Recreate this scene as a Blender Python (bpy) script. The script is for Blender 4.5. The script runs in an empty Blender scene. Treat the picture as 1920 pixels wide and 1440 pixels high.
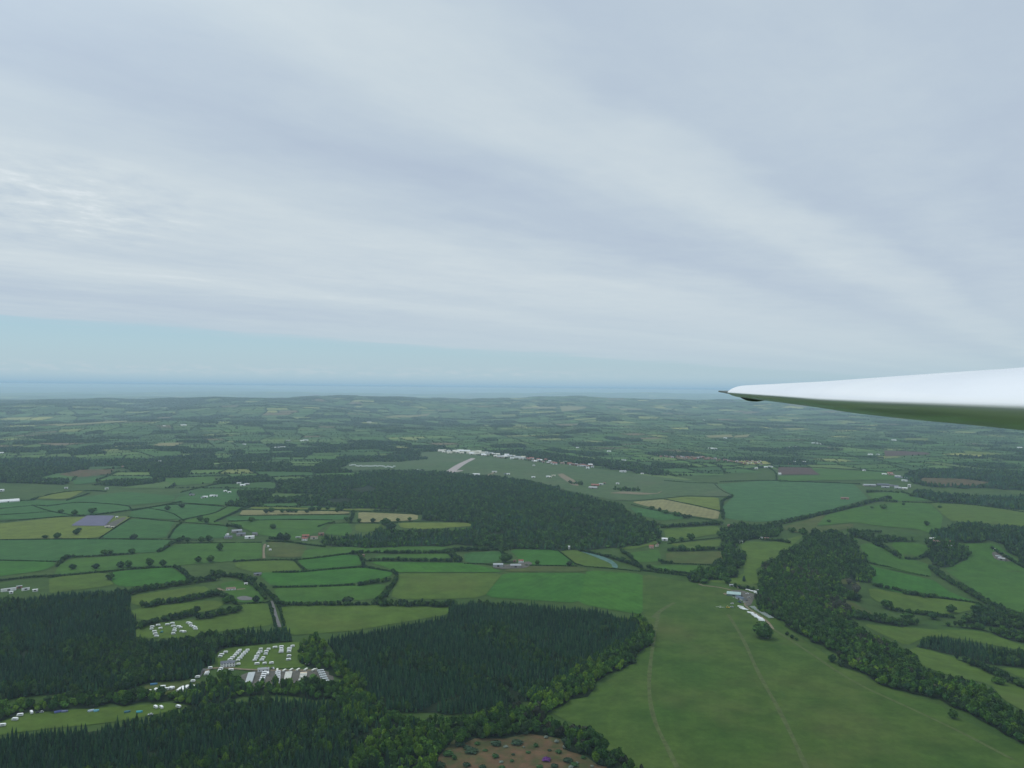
import bpy, math, random
import numpy as np
from mathutils import Vector, Matrix
from mathutils.geometry import delaunay_2d_cdt

rng = np.random.default_rng(7)
random.seed(7)
SC = bpy.context.scene
COL = SC.collection
R = math.radians

# ------------------------------------------------------------------ camera
CAM_H = 370.0                       # metres above the plateau
FPX = 1507.0                        # focal length for a 1920 px wide frame
RHO = R(0.54)
PITCH = math.atan((727.0 - 720.0) / FPX)
FWD = np.array([0.0, math.cos(PITCH), math.sin(PITCH)])
RGT = np.array([math.cos(RHO), 0.0, math.sin(RHO)])
RGT = RGT - FWD * RGT.dot(FWD); RGT /= np.linalg.norm(RGT)
UPV = np.cross(RGT, FWD)
EYE = np.array([0.0, 0.0, CAM_H])

def rays(P):
    P = np.asarray(P, float).reshape(-1, 2)
    d = FWD[None] + RGT[None] * ((P[:, :1] - 960.0) / FPX) + UPV[None] * ((720.0 - P[:, 1:2]) / FPX)
    return d

def project(X):
    X = np.asarray(X, float).reshape(-1, 3) - EYE
    z = X @ FWD
    z = np.where(np.abs(z) < 1e-6, 1e-6, z)
    return np.stack([960 + FPX * (X @ RGT) / z, 720 - FPX * (X @ UPV) / z], 1), z

def flat(P):
    d = rays(P)
    t = CAM_H / np.maximum(-d[:, 2], 1e-5)
    return (EYE[None] + d * t[:, None])[:, :2]

# ------------------------------------------------------------------ terrain
def sstep(a, b, x):
    t = np.clip((x - a) / (b - a), 0, 1)
    return t * t * (3 - 2 * t)

def inside(poly, P):
    P = np.asarray(P, float); x, y = P[:, 0], P[:, 1]
    c = np.zeros(len(P), bool)
    q = np.asarray(poly, float)
    for i in range(len(q)):
        x1, y1 = q[i]; x2, y2 = q[(i + 1) % len(q)]
        if y1 == y2: continue
        hit = ((y1 > y) != (y2 > y)) & (x < (x2 - x1) * (y - y1) / (y2 - y1) + x1)
        c ^= hit
    return c

def seg_dist(poly, P, closed=True):
    P = np.asarray(P, float); q = np.asarray(poly, float)
    best = np.full(len(P), 1e18)
    n = len(q) if closed else len(q) - 1
    for i in range(n):
        a = q[i]; b = q[(i + 1) % len(q)]
        ab = b - a; L = ab.dot(ab) + 1e-9
        t = np.clip(((P - a) @ ab) / L, 0, 1)
        d = P - (a + t[:, None] * ab)
        best = np.minimum(best, (d * d).sum(1))
    return np.sqrt(best)

VALLEY = flat([(1440, 1085), (1462, 1160), (1552, 1222), (1645, 1272), (1765, 1312), (1925, 1385), (2300, 1560),
               (2700, 1300), (2500, 1080), (2000, 1004), (1760, 1000), (1600, 992), (1505, 1025)])
_w = [(rng.uniform(0, 6.28), rng.uniform(0.7, 1.3)) for _ in range(24)]

def H(x, y):
    x = np.atleast_1d(np.asarray(x, float)); y = np.atleast_1d(np.asarray(y, float))
    d = np.hypot(x, y)
    az = np.arctan2(x, np.maximum(y, 1.0))
    z = np.zeros_like(x)
    # gentle roll of the plateau
    for i in range(4):
        p, k = _w[i]; a = p
        z += 2.2 * np.sin((x * math.cos(a) + y * math.sin(a)) * 2 * math.pi / (900 * k) + 3 * p)
    z *= sstep(1300, 2600, d)
    # rolling country further out
    far = np.zeros_like(x)
    for i in range(6):
        p, k = _w[6 + i]; a = p
        far += np.sin((x * math.cos(a) + y * math.sin(a)) * 2 * math.pi / (3600 * k) + 5 * p)
    z += far * 11.0 * sstep(5200, 9500, d)
    # the ridge that closes the middle distance, and the low plain behind it
    dc = 15200 + 900 * np.sin(az * 7 + 1.3) + 3000 * sstep(-0.05, 0.35, az)
    dep = np.interp(az, [-.75, -.553, -.51, -.477, -.431, -.401, -.355, -.30, -.234, -.04, .158, .4, .75], [30, 31.5, 30.5, 28.5, 31.5, 26, 21.5, 20.5, 21, 20, 19, 18, 18])
    dep = dep + .5 * np.sin(az * 61) + .4 * np.sin(az * 113 + 1)
    prof = CAM_H - dep / FPX * dc - 14
    z += prof * sstep(0.60, 1.0, d / dc) * (1 - sstep(1.04, 1.38, d / dc))
    z -= 45 * sstep(1.1, 1.6, d / dc)
    z += (90 + 80 * np.sin(x / 9000 + 1.7 * np.sin(y / 15000)) + 50 * np.sin(x / 3300 + y / 7000)) * sstep(30000, 44000, d)
    # the valley that drops away on the right of the gliding field
    P = np.stack([x, y], 1)
    m = inside(VALLEY, P)
    if m.any():
        dd = seg_dist(VALLEY, P[m])
        z[m] -= 46 * sstep(0, 270, dd)
    return z

_T = np.geomspace(250, 90000, 900)
def ground(P):
    """pixel(s) of the 1920x1440 photograph -> points on the land surface"""
    D = rays(P); out = []
    for c in range(0, len(D), 256):
        r = D[c:c + 256]
        xs = r[:, :1] * _T; ys = r[:, 1:2] * _T
        g = CAM_H + r[:, 2:3] * _T - H(xs.ravel(), ys.ravel()).reshape(xs.shape)
        k = np.argmax(g < 0, 1)
        k = np.where(g[np.arange(len(r)), k] >= 0, len(_T) - 1, k)
        lo = _T[np.maximum(k - 1, 0)].copy(); hi = _T[k].copy()
        for _ in range(20):
            m = 0.5 * (lo + hi)
            b = CAM_H + r[:, 2] * m - H(r[:, 0] * m, r[:, 1] * m) < 0
            hi = np.where(b, m, hi); lo = np.where(b, lo, m)
        out.append(np.stack([r[:, 0] * hi, r[:, 1] * hi, CAM_H + r[:, 2] * hi], 1))
    return np.concatenate(out)

# ------------------------------------------------------------------ materials
MATS = {}
def _nt(name):
    m = bpy.data.materials.new(name); m.use_nodes = True
    nt = m.node_tree; nt.nodes.clear()
    out = nt.nodes.new('ShaderNodeOutputMaterial')
    return m, nt, out

def bsdf(nt, out, rough=0.9, spec=0.2):
    b = nt.nodes.new('ShaderNodeBsdfPrincipled')
    b.inputs['Roughness'].default_value = rough
    b.inputs['Specular IOR Level'].default_value = spec
    nt.links.new(b.outputs[0], out.inputs[0])
    return b

def noise(nt, scale, detail=4, rough=0.55, vec=None, dims='3D'):
    n = nt.nodes.new('ShaderNodeTexNoise'); n.noise_dimensions = dims
    n.inputs['Scale'].default_value = scale; n.inputs['Detail'].default_value = detail
    n.inputs['Roughness'].default_value = rough
    if vec is not None: nt.links.new(vec, n.inputs['Vector'])
    return n

def ramp(nt, fac, stops, interp='LINEAR'):
    r = nt.nodes.new('ShaderNodeValToRGB'); r.color_ramp.interpolation = interp
    e = r.color_ramp.elements
    while len(e) < len(stops): e.new(0.5)
    for k, (p, c) in enumerate(stops):
        e[k].position = p; e[k].color = (*c, 1) if len(c) == 3 else c
    nt.links.new(fac, r.inputs[0])
    return r

def mixc(nt, a, b, f, mode='MIX'):
    m = nt.nodes.new('ShaderNodeMix'); m.data_type = 'RGBA'; m.blend_type = mode
    for sock, v in ((m.inputs[6], a), (m.inputs[7], b), (m.inputs[0], f)):
        if hasattr(v, 'is_linked'): nt.links.new(v, sock)
        elif isinstance(v, (int, float)): sock.default_value = v
        else: sock.default_value = (*v, 1)
    return m.outputs[2]

def math_(nt, op, a, b=None, c=None):
    m = nt.nodes.new('ShaderNodeMath'); m.operation = op
    for k, v in enumerate((a, b, c)):
        if v is None: continue
        if hasattr(v, 'is_linked'): nt.links.new(v, m.inputs[k])
        else: m.inputs[k].default_value = v
    return m.outputs[0]

def wpos(nt):
    return nt.nodes.new('ShaderNodeNewGeometry').outputs['Position']

def scaled(col, k): return tuple(min(1, c * k) for c in col)

def plain(name, col, rough=0.7, spec=0.3, var=0.12, scale=0.6, metal=0.0):
    if name in MATS: return MATS[name]
    m, nt, out = _nt(name); b = bsdf(nt, out, rough, spec); b.inputs['Metallic'].default_value = metal
    n = noise(nt, scale, 3, 0.6, wpos(nt))
    r = ramp(nt, n.outputs['Fac'], [(0.3, scaled(col, 1 - var)), (0.7, scaled(col, 1 + var))])
    nt.links.new(r.outputs[0], b.inputs['Base Color'])
    MATS[name] = m; return m

def field_mat(name, col, col2=None, patch=0.35, lines=None, line_k=0.1, big=0.006, brown=None, brown_amt=0.0):
    """grass or crop: fine mottling, broad patches, optional drill lines along a heading"""
    if name in MATS: return MATS[name]
    m, nt, out = _nt(name); b = bsdf(nt, out, 0.95, 0.08); w = wpos(nt)
    col2 = col2 or (col[0] * 1.45, col[1] * 1.12, col[2] * 0.95)
    n1 = noise(nt, big, 6, 0.62, w)
    base = ramp(nt, n1.outputs['Fac'], [(0.5 - patch / 2, col), (0.5 + patch / 2, col2)]).outputs[0]
    n2 = noise(nt, 0.11, 5, 0.75, w)
    f = ramp(nt, n2.outputs['Fac'], [(0.25, (0.80,) * 3), (0.75, (1.20,) * 3)]).outputs[0]
    base = mixc(nt, base, f, 1.0, 'MULTIPLY')
    n4 = noise(nt, 0.028, 4, 0.6, w)
    f4 = ramp(nt, n4.outputs['Fac'], [(0.3, (0.80,) * 3), (0.7, (1.18,) * 3)]).outputs[0]
    base = mixc(nt, base, f4, 1.0, 'MULTIPLY')
    if lines is not None:
        mp = nt.nodes.new('ShaderNodeMapping'); mp.inputs['Rotation'].default_value = (0, 0, lines)
        nt.links.new(w, mp.inputs['Vector'])
        wv = nt.nodes.new('ShaderNodeTexWave'); wv.inputs['Scale'].default_value = 0.021
        wv.inputs['Distortion'].default_value = 1.2; wv.inputs['Detail'].default_value = 2
        wv.inputs['Detail Scale'].default_value = 0.6
        nt.links.new(mp.outputs[0], wv.inputs['Vector'])
        g = ramp(nt, wv.outputs['Fac'], [(0.0, (1 - line_k,) * 3), (1.0, (1 + line_k * .5,) * 3)]).outputs[0]
        base = mixc(nt, base, g, 1.0, 'MULTIPLY')
    if brown is not None:
        n3 = noise(nt, 0.0045, 5, 0.6, w)
        f3 = ramp(nt, n3.outputs['Fac'], [(0.5, (0, 0, 0)), (0.72, (brown_amt,) * 3)]).outputs[0]
        base = mixc(nt, base, brown, f3)
    nt.links.new(base, b.inputs['Base Color'])
    MATS[name] = m; return m

def attr_mat(name, rough=0.95, spec=0.1, nscale=0.35, var=0.25):
    """base colour from the mesh's own 'col' attribute, broken up by noise"""
    if name in MATS: return MATS[name]
    m, nt, out = _nt(name); b = bsdf(nt, out, rough, spec)
    a = nt.nodes.new('ShaderNodeAttribute'); a.attribute_name = 'col'
    n = noise(nt, nscale, 3, 0.7, wpos(nt))
    f = ramp(nt, n.outputs['Fac'], [(0.3, (1 - var,) * 3), (0.7, (1 + var,) * 3)]).outputs[0]
    nt.links.new(mixc(nt, a.outputs['Color'], f, 1.0, 'MULTIPLY'), b.inputs['Base Color'])
    MATS[name] = m; return m

# ------------------------------------------------------------------ mesh + tagging helpers
def mk(name, V, F, mat, parent=None, cols=None, fmat=None, smooth=False, link=True, fcols=None):
    V = np.ascontiguousarray(V, dtype=np.float32).reshape(-1, 3)
    me = bpy.data.meshes.new(name)
    me.vertices.add(len(V)); me.vertices.foreach_set('co', V.ravel())
    if isinstance(F, np.ndarray):
        k = F.shape[1]; n = len(F)
        me.loops.add(n * k); me.polygons.add(n)
        me.loops.foreach_set('vertex_index', np.ascontiguousarray(F, dtype=np.int32).ravel())
        me.polygons.foreach_set('loop_start', np.arange(0, n * k, k, dtype=np.int32))
    else:
        ln = np.array([len(f) for f in F], dtype=np.int32)
        me.loops.add(int(ln.sum())); me.polygons.add(len(F))
        me.loops.foreach_set('vertex_index', np.concatenate([np.asarray(f, dtype=np.int32) for f in F]))
        me.polygons.foreach_set('loop_start', np.concatenate([[0], np.cumsum(ln)[:-1]]).astype(np.int32))
    for mm in (mat if isinstance(mat, (list, tuple)) else [mat]): me.materials.append(mm)
    if fmat is not None: me.polygons.foreach_set('material_index', np.asarray(fmat, dtype=np.int32))
    if cols is not None:
        at = me.color_attributes.new('col', 'FLOAT_COLOR', 'POINT')
        c = np.ones((len(V), 4), np.float32); c[:, :3] = cols
        at.data.foreach_set('color', c.ravel())
    me.update(calc_edges=True)
    me.polygons.foreach_set('use_smooth', np.full(len(me.polygons), bool(smooth)))
    if not link: return me
    o = bpy.data.objects.new(name, me); COL.objects.link(o)
    if parent is not None: o.parent = parent
    return o

def tag(o, label=None, cat=None, group=None, kind=None):
    if label: o['label'] = label
    if cat: o['category'] = cat
    if group: o['group'] = group
    if kind: o['kind'] = kind
    return o

def empty(name, loc, rz=0.0):
    o = bpy.data.objects.new(name, None); COL.objects.link(o)
    o.location = loc; o.rotation_euler = (0, 0, rz); o.empty_display_size = 2
    return o

def inst(name, me, parent=None, loc=None, rz=0.0, sc=None):
    o = bpy.data.objects.new(name, me); COL.objects.link(o)
    if parent is not None: o.parent = parent
    if loc is not None: o.location = loc
    o.rotation_euler = (0, 0, rz)
    if sc is not None: o.scale = sc
    return o

class MB:
    """collects boxes, prisms and lofts into one mesh"""
    def __init__(s): s.v, s.f = [], []
    def add(s, vs, fs):
        b = len(s.v); s.v += [tuple(p) for p in vs]; s.f += [[b + i for i in f] for f in fs]; return s
    def box(s, x0, x1, y0, y1, z0, z1):
        return s.add([(x0, y0, z0), (x1, y0, z0), (x1, y1, z0), (x0, y1, z0), (x0, y0, z1), (x1, y0, z1), (x1, y1, z1), (x0, y1, z1)],
                     [(0, 3, 2, 1), (4, 5, 6, 7), (0, 1, 5, 4), (1, 2, 6, 5), (2, 3, 7, 6), (3, 0, 4, 7)])
    def prism(s, prof, y0, y1):
        """profile in x,z pushed along y"""
        n = len(prof)
        vs = [(x, y0, z) for x, z in prof] + [(x, y1, z) for x, z in prof]
        fs = [[i, (i + 1) % n, n + (i + 1) % n, n + i] for i in range(n)]
        return s.add(vs, fs + [list(range(n))[::-1], list(range(n, 2 * n))])
    def prism_x(s, prof, x0, x1):
        n = len(prof)
        vs = [(x0, y, z) for y, z in prof] + [(x1, y, z) for y, z in prof]
        fs = [[i, n + i, n + (i + 1) % n, (i + 1) % n] for i in range(n)]
        return s.add(vs, fs + [list(range(n)), list(range(n, 2 * n))[::-1]])
    def wheel(s, x, y, r, w, n=10):
        a = [2 * math.pi * i / n for i in range(n)]
        return s.prism_x([(y + r * math.cos(t), r + r * math.sin(t)) for t in a], x - w / 2, x + w / 2)
    def me(s, name, mat): return mk(name, np.array(s.v), s.f, mat, link=False)

def copy_tree(o, loc, rz, parent=None):
    c = o.copy(); COL.objects.link(c)
    if parent is not None: c.parent = parent
    else: c.location = loc; c.rotation_euler = (0, 0, rz)
    for ch in list(o.children): copy_tree(ch, None, None, c)
    return c
# ------------------------------------------------------------------ ground sheet
GROUND_MAT = field_mat('rough_grass_ground', (0.032, 0.068, 0.014), (0.048, 0.080, 0.019), 0.4, big=0.004)
def far_drop(d): return 0.35 + 3.2e-4 * np.maximum(d - 600, 0)

def build_ground():
    rr = np.concatenate([[0.0], np.geomspace(60, 2600, 120), np.geomspace(2700, 26000, 170), np.geomspace(27500, 120000, 34)])
    az = np.concatenate([np.linspace(-44, 44, 353), np.linspace(46, 314, 135)[:-1]])
    a = np.radians(az)
    X = rr[:, None] * np.sin(a)[None]; Y = rr[:, None] * np.cos(a)[None]
    Z = H(X.ravel(), Y.ravel()) - far_drop(np.hypot(X, Y).ravel())
    V = np.stack([X.ravel(), Y.ravel(), Z], 1)
    n, m = len(rr), len(az)
    i, j = np.meshgrid(np.arange(n - 1), np.arange(m), indexing='ij')
    jn = (j + 1) % m
    F = np.stack([i * m + j, i * m + jn, (i + 1) * m + jn, (i + 1) * m + j], -1).reshape(-1, 4)
    o = mk('ground', V, F, GROUND_MAT, smooth=True)
    tag(o, 'rolling green farmland stretching to the hazy horizon', kind='structure')
build_ground()

# ------------------------------------------------------------------ draped sheets
def densify(Q, step):
    out = []
    for i in range(len(Q)):
        a, b = Q[i], Q[(i + 1) % len(Q)]
        n = max(1, int(np.hypot(*(b - a)) / step))
        for k in range(n): out.append(a + (b - a) * k / n)
    return np.array(out)

def smooth_closed(Q, it=1, most=14.0):
    for _ in range(it):
        D = np.roll(Q, -1, 0) - Q; L = np.hypot(D[:, 0], D[:, 1])[:, None]
        k = np.minimum(.2, most / np.maximum(L, 1e-6))
        Q = np.stack([Q + D * k, Q + D * (1 - k)], 1).reshape(-1, 2)
    return Q

def ragged(Q, amp, step=16.0):
    Q = densify(Q, step); n = len(Q)
    D = np.roll(Q, -1, 0) - np.roll(Q, 1, 0); D /= np.hypot(D[:, 0], D[:, 1])[:, None] + 1e-9
    w = rng.normal(size=n); w = (w + np.roll(w, 1) + np.roll(w, -1)) / 1.7 + .5 * rng.normal(size=n)
    return Q + np.stack([-D[:, 1], D[:, 0]], 1) * w[:, None] * amp

def smooth_open(Q, it=2):
    Q = np.asarray(Q, float)
    for _ in range(it):
        A = Q[:-1] * 0.75 + Q[1:] * 0.25; B = Q[:-1] * 0.25 + Q[1:] * 0.75
        Q = np.concatenate([Q[:1], np.stack([A, B], 1).reshape(-1, 2), Q[-1:]])
    return Q

FIELDS = []
def sheet(name, Q, mat, lift=0.12, step=28.0, label=None, kind='structure', cat=None):
    """a closed outline on the ground (world x,y) as a sheet that follows the land"""
    B = densify(np.asarray(Q, float), step)
    lo, hi = B.min(0), B.max(0)
    gx, gy = np.meshgrid(np.arange(lo[0], hi[0], step), np.arange(lo[1], hi[1], step))
    G = np.stack([gx.ravel(), gy.ravel()], 1)
    G = G[inside(B, G)]
    if len(G): G = G[seg_dist(B, G) > step * 0.45]
    allp = [Vector(p) for p in B] + [Vector(p) for p in G]
    n = len(B)
    v, e, f, *_ = delaunay_2d_cdt(allp, [(i, (i + 1) % n) for i in range(n)], [], 1, 1e-4)
    if not f: return None
    P = np.array([(p.x, p.y) for p in v])
    d = np.hypot(P[:, 0], P[:, 1])
    Z = H(P[:, 0], P[:, 1]) + lift
    o = mk(name, np.column_stack([P, Z]), np.array([list(q) for q in f]), mat, smooth=True)
    tag(o, label, cat, kind=kind)
    FIELDS.append((name, np.asarray(Q, float)))
    return o

def field(name, pix, mat, label, lift=0.12, step=None):
    W = ground(pix)[:, :2]
    W = smooth_closed(W, 1)
    d = np.hypot(*W.mean(0))
    return sheet(name, W, mat, lift, step or (24 if d < 1800 else 45 if d < 4000 else 90), label)

def ribbon(name, W, width, mat, lift=0.25, label=None, step=14.0, kind='structure'):
    W = smooth_open(W, 2)
    seg = np.hypot(*np.diff(W, axis=0).T); L = np.concatenate([[0], np.cumsum(seg)])
    t = np.linspace(0, L[-1], max(3, int(L[-1] / step)))
    C = np.stack([np.interp(t, L, W[:, 0]), np.interp(t, L, W[:, 1])], 1)
    T = np.gradient(C, axis=0); T /= np.linalg.norm(T, axis=1)[:, None] + 1e-9
    N = np.stack([-T[:, 1], T[:, 0]], 1)
    wv = width * (1 + 0.12 * np.sin(t * 0.05))[:, None] / 2
    Lf, Rt = C + N * wv, C - N * wv
    V2 = np.concatenate([Lf, Rt]); n = len(C)
    Z = H(V2[:, 0], V2[:, 1]) + lift
    i = np.arange(n - 1)
    o = mk(name, np.column_stack([V2, Z]), np.stack([i + n, i + n + 1, i + 1, i], 1), mat, smooth=True)
    return tag(o, label, kind=kind)

# ------------------------------------------------------------------ tree shapes (unit height 1, unit radius 1)
def ico(sub):
    t = (1 + 5 ** .5) / 2
    v = [(-1, t, 0), (1, t, 0), (-1, -t, 0), (1, -t, 0), (0, -1, t), (0, 1, t), (0, -1, -t), (0, 1, -t), (t, 0, -1), (t, 0, 1), (-t, 0, -1), (-t, 0, 1)]
    f = [(0, 11, 5), (0, 5, 1), (0, 1, 7), (0, 7, 10), (0, 10, 11), (1, 5, 9), (5, 11, 4), (11, 10, 2), (10, 7, 6), (7, 1, 8),
         (3, 9, 4), (3, 4, 2), (3, 2, 6), (3, 6, 8), (3, 8, 9), (4, 9, 5), (2, 4, 11), (6, 2, 10), (8, 6, 7), (9, 8, 1)]
    v = [np.array(p) / np.linalg.norm(p) for p in v]
    for _ in range(sub):
        nf, mid = [], {}
        def m(a, b):
            k = (min(a, b), max(a, b))
            if k not in mid:
                p = v[a] + v[b]; v.append(p / np.linalg.norm(p)); mid[k] = len(v) - 1
            return mid[k]
        for a, b, c in f:
            x, y, z = m(a, b), m(b, c), m(c, a)
            nf += [(a, x, z), (b, y, x), (c, z, y), (x, y, z)]
        f = nf
    return np.array(v), np.array(f)
OCTA = (np.array([(1, 0, 0), (0, 1, 0), (-1, 0, 0), (0, -1, 0), (0, 0, 1.0), (0, 0, -1)]),
        np.array([(0, 1, 4), (1, 2, 4), (2, 3, 4), (3, 0, 4), (1, 0, 5), (2, 1, 5), (3, 2, 5), (0, 3, 5)]))

TRUNK_C = (0.055, 0.042, 0.03)
def trunk_shape(h, r, n=5):
    a = np.arange(n) * 2 * math.pi / n
    lo = np.stack([np.cos(a) * r * 1.5, np.sin(a) * r * 1.5, np.zeros(n)], 1)
    hi = np.stack([np.cos(a) * r * .7, np.sin(a) * r * .7, np.full(n, h)], 1)
    i = np.arange(n); j = (i + 1) % n
    return np.concatenate([lo, hi]), np.concatenate([np.stack([i, j, j + n], 1), np.stack([i, j + n, i + n], 1)])

def broadleaf(seed, core_sub, clumps, size=0.30, trunk=True, flat_=0.92, spread=0.16):
    """crown of lobes: a lumpy inner body and leaf sprays thrown out through and beyond it"""
    g = np.random.default_rng(seed)
    lob = [(np.zeros(3), 0.72)]
    for k in range(6):
        a = g.uniform(0, 6.28); r = g.uniform(.34, .58)
        lob.append((np.array([math.cos(a) * r, math.sin(a) * r, g.uniform(-.35, .42)]), g.uniform(.34, .52)))
    lob.append((np.array([g.uniform(-.2, .2), g.uniform(-.2, .2), .5]), .42))
    def surf(D):
        best = np.zeros(len(D))
        for c, r in lob:
            b = D @ c; q = b * b - (c @ c - r * r)
            best = np.maximum(best, np.where(q > 0, b + np.sqrt(np.maximum(q, 0)), 0))
        return best
    cv, cf = ico(core_sub) if core_sub >= 0 else OCTA
    cv = cv / np.linalg.norm(cv, axis=1)[:, None]
    V = [cv * (surf(cv) * g.uniform(.80, 1.0, len(cv)))[:, None]]; F = [cf]
    T = [np.full(len(cv), 1.0) * g.uniform(.88, 1.06, len(cv))]
    n = len(cv)
    if clumps:
        D = g.normal(size=(clumps, 3)); D[:, 2] = np.abs(D[:, 2]) * .9 + D[:, 2] * .35
        D /= np.linalg.norm(D, axis=1)[:, None]
        C = D * (surf(D) * g.uniform(.86, 1.0 + spread, clumps))[:, None]
        N = D + g.normal(size=D.shape) * .55; N /= np.linalg.norm(N, axis=1)[:, None]
        A = np.cross(N, g.normal(size=D.shape)); A /= np.linalg.norm(A, axis=1)[:, None]
        B = np.cross(N, A); s = size * g.uniform(.6, 1.25, clumps)[:, None]
        q = np.stack([C - A * s, C + B * s * .7 + N * s * .25, C + A * s, C - B * s * .7 - N * s * .1], 1).reshape(-1, 3)
        V.append(q); i = np.arange(clumps) * 4 + n
        F += [np.stack([i, i + 1, i + 2], 1), np.stack([i, i + 2, i + 3], 1)]
        T.append(np.repeat(g.uniform(.78, 1.35, clumps), 4)); n += len(q)
    V = np.concatenate(V); V[:, 2] = V[:, 2] * flat_
    lo = V[:, 2].min(); V[:, 2] = (V[:, 2] - lo) / (V[:, 2].max() - lo)
    rad = np.percentile(np.hypot(V[:, 0], V[:, 1]), 97); V[:, :2] /= rad
    base = 0.14 if trunk else 0.0
    V[:, 2] = base + V[:, 2] * (1 - base)
    T = np.concatenate(T); F = np.concatenate(F)
    if trunk:
        tv, tf = trunk_shape(.4, .07); F = np.concatenate([F, tf + len(V)]); V = np.concatenate([V, tv]); T = np.concatenate([T, np.full(len(tv), -1.0)])
    return V, F, T

def conifer(seed, tiers, sides, trunk=True):
    g = np.random.default_rng(seed); V, F, T = [], [], []; n = 0
    for k in range(tiers):
        z0 = 0.10 + 0.62 * k / max(tiers, 1); z1 = min(1.0, z0 + (0.9 / tiers) + .18) if k < tiers - 1 else 1.0
        r = (1 - (z0 - .1) / .98) ** .85
        a = np.arange(sides) * 2 * math.pi / sides + g.uniform(0, 6)
        rr = r * np.where(np.arange(sides) % 2, .62, 1.0) * g.uniform(.82, 1.12, sides)
        ring = np.stack([np.cos(a) * rr, np.sin(a) * rr, z0 + g.uniform(-.04, .03, sides) + np.where(np.arange(sides) % 2, .03, 0)], 1)
        V += [ring, np.array([[g.uniform(-.05, .05), g.uniform(-.05, .05), z1]])]
        i = np.arange(sides); F.append(np.stack([n + i, n + (i + 1) % sides, np.full(sides, n + sides)], 1))
        T.append(np.concatenate([g.uniform(.85, 1.2, sides), [1.3]])); n += sides + 1
    V = np.concatenate(V); F = np.concatenate(F); T = np.concatenate(T)
    if trunk:
        tv, tf = trunk_shape(.3, .07); F = np.concatenate([F, tf + len(V)]); V = np.concatenate([V, tv]); T = np.concatenate([T, np.full(len(tv), -1.0)])
    return V, F, T

LOD = {
    'B0': [broadleaf(s, 2, 230, .22) for s in range(5)],
    'B1': [broadleaf(20 + s, 1, 74, .30, spread=.2) for s in range(6)],
    'B2': [broadleaf(40 + s, 0, 16, .42, trunk=False) for s in range(6)],
    'B3': [broadleaf(60 + s, -1, 3, .6, trunk=False) for s in range(5)],
    'S1': [broadleaf(80 + s, 0, 34, .34, trunk=False, flat_=.8) for s in range(6)],
    'C0': [conifer(s, 6, 12) for s in range(5)],
    'C1': [conifer(20 + s, 4, 8, trunk=False) for s in range(6)],
    'C2': [conifer(40 + s, 2, 6, trunk=False) for s in range(6)],
}
FOL = attr_mat('foliage', nscale=0.5, var=0.28)

def bake(lod, pos, hs, rs, cols):
    """many trees of one LOD -> vertices, faces, colours"""
    Vs, Fs, Cs, n = [], [], [], 0
    P = LOD[lod]; k = rng.integers(0, len(P), len(pos)); ang = rng.uniform(0, 6.283, len(pos))
    for i, (v, f, t) in enumerate(P):
        m = k == i; c = int(m.sum())
        if not c: continue
        ca, sa = np.cos(ang[m])[:, None], np.sin(ang[m])[:, None]
        x = (v[None, :, 0] * ca - v[None, :, 1] * sa) * rs[m][:, None] + pos[m, 0][:, None]
        y = (v[None, :, 0] * sa + v[None, :, 1] * ca) * rs[m][:, None] + pos[m, 1][:, None]
        z = v[None, :, 2] * hs[m][:, None] + pos[m, 2][:, None]
        Vs.append(np.stack([x, y, z], -1).reshape(-1, 3))
        Fs.append((f[None] + (np.arange(c) * len(v))[:, None, None]).reshape(-1, 3) + n)
        col = cols[m][:, None, :] * np.maximum(t, 0)[None, :, None]
        col = np.where((t < 0)[None, :, None], np.array(TRUNK_C)[None, None], col)
        Cs.append(col.reshape(-1, 3)); n += c * len(v)
    return np.concatenate(Vs), np.concatenate(Fs), np.concatenate(Cs)

def join(parts):
    V, F, C, n = [], [], [], 0
    for v, f, c in parts:
        V.append(v); F.append(f + n); C.append(c); n += len(v)
    return np.concatenate(V), np.concatenate(F), np.concatenate(C)

# leaf colours (albedo)
G_CON = np.array([(0.024, 0.066, 0.030), (0.030, 0.078, 0.032), (0.019, 0.054, 0.029), (0.038, 0.084, 0.034), (0.028, 0.060, 0.036)])
G_OAK = np.array([(0.036, 0.090, 0.014), (0.026, 0.070, 0.014), (0.048, 0.108, 0.016), (0.030, 0.062, 0.018), (0.040, 0.094, 0.018)])
G_LIME = np.array([(0.082, 0.155, 0.014), (0.066, 0.135, 0.015), (0.098, 0.170, 0.017), (0.056, 0.120, 0.016)])
G_MIX = np.array([(0.024, 0.062, 0.017), (0.036, 0.084, 0.018), (0.018, 0.046, 0.018), (0.042, 0.092, 0.017), (0.030, 0.056, 0.022), (0.050, 0.098, 0.022)])
G_BARE = np.array([(0.050, 0.058, 0.036), (0.040, 0.050, 0.028), (0.058, 0.064, 0.040)])
G_HEDGE = np.array([(0.020, 0.054, 0.015), (0.028, 0.066, 0.015), (0.016, 0.044, 0.015)])
def pick(pal, n, jit=0.14):
    c = pal[rng.integers(0, len(pal), n)] * rng.uniform(1 - jit, 1 + jit, (n, 1))
    return c

def scatter(W, spacing, jitter=0.42):
    """jittered points inside a world outline"""
    lo, hi = W.min(0), W.max(0)
    a = rng.uniform(0, 1.57); ca, sa = math.cos(a), math.sin(a)
    c = (lo + hi) / 2; r = np.hypot(*(hi - lo)) / 2 + spacing
    g = np.arange(-r, r, spacing)
    X, Y = np.meshgrid(g, g); X = X + np.where(np.arange(len(g))[:, None] % 2, spacing / 2, 0)
    X = X.ravel() + rng.uniform(-jitter, jitter, X.size) * spacing; Y = Y.ravel() + rng.uniform(-jitter, jitter, Y.size) * spacing
    P = np.stack([c[0] + X * ca - Y * sa, c[1] + X * sa + Y * ca], 1)
    return P[inside(W, P)]

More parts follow.
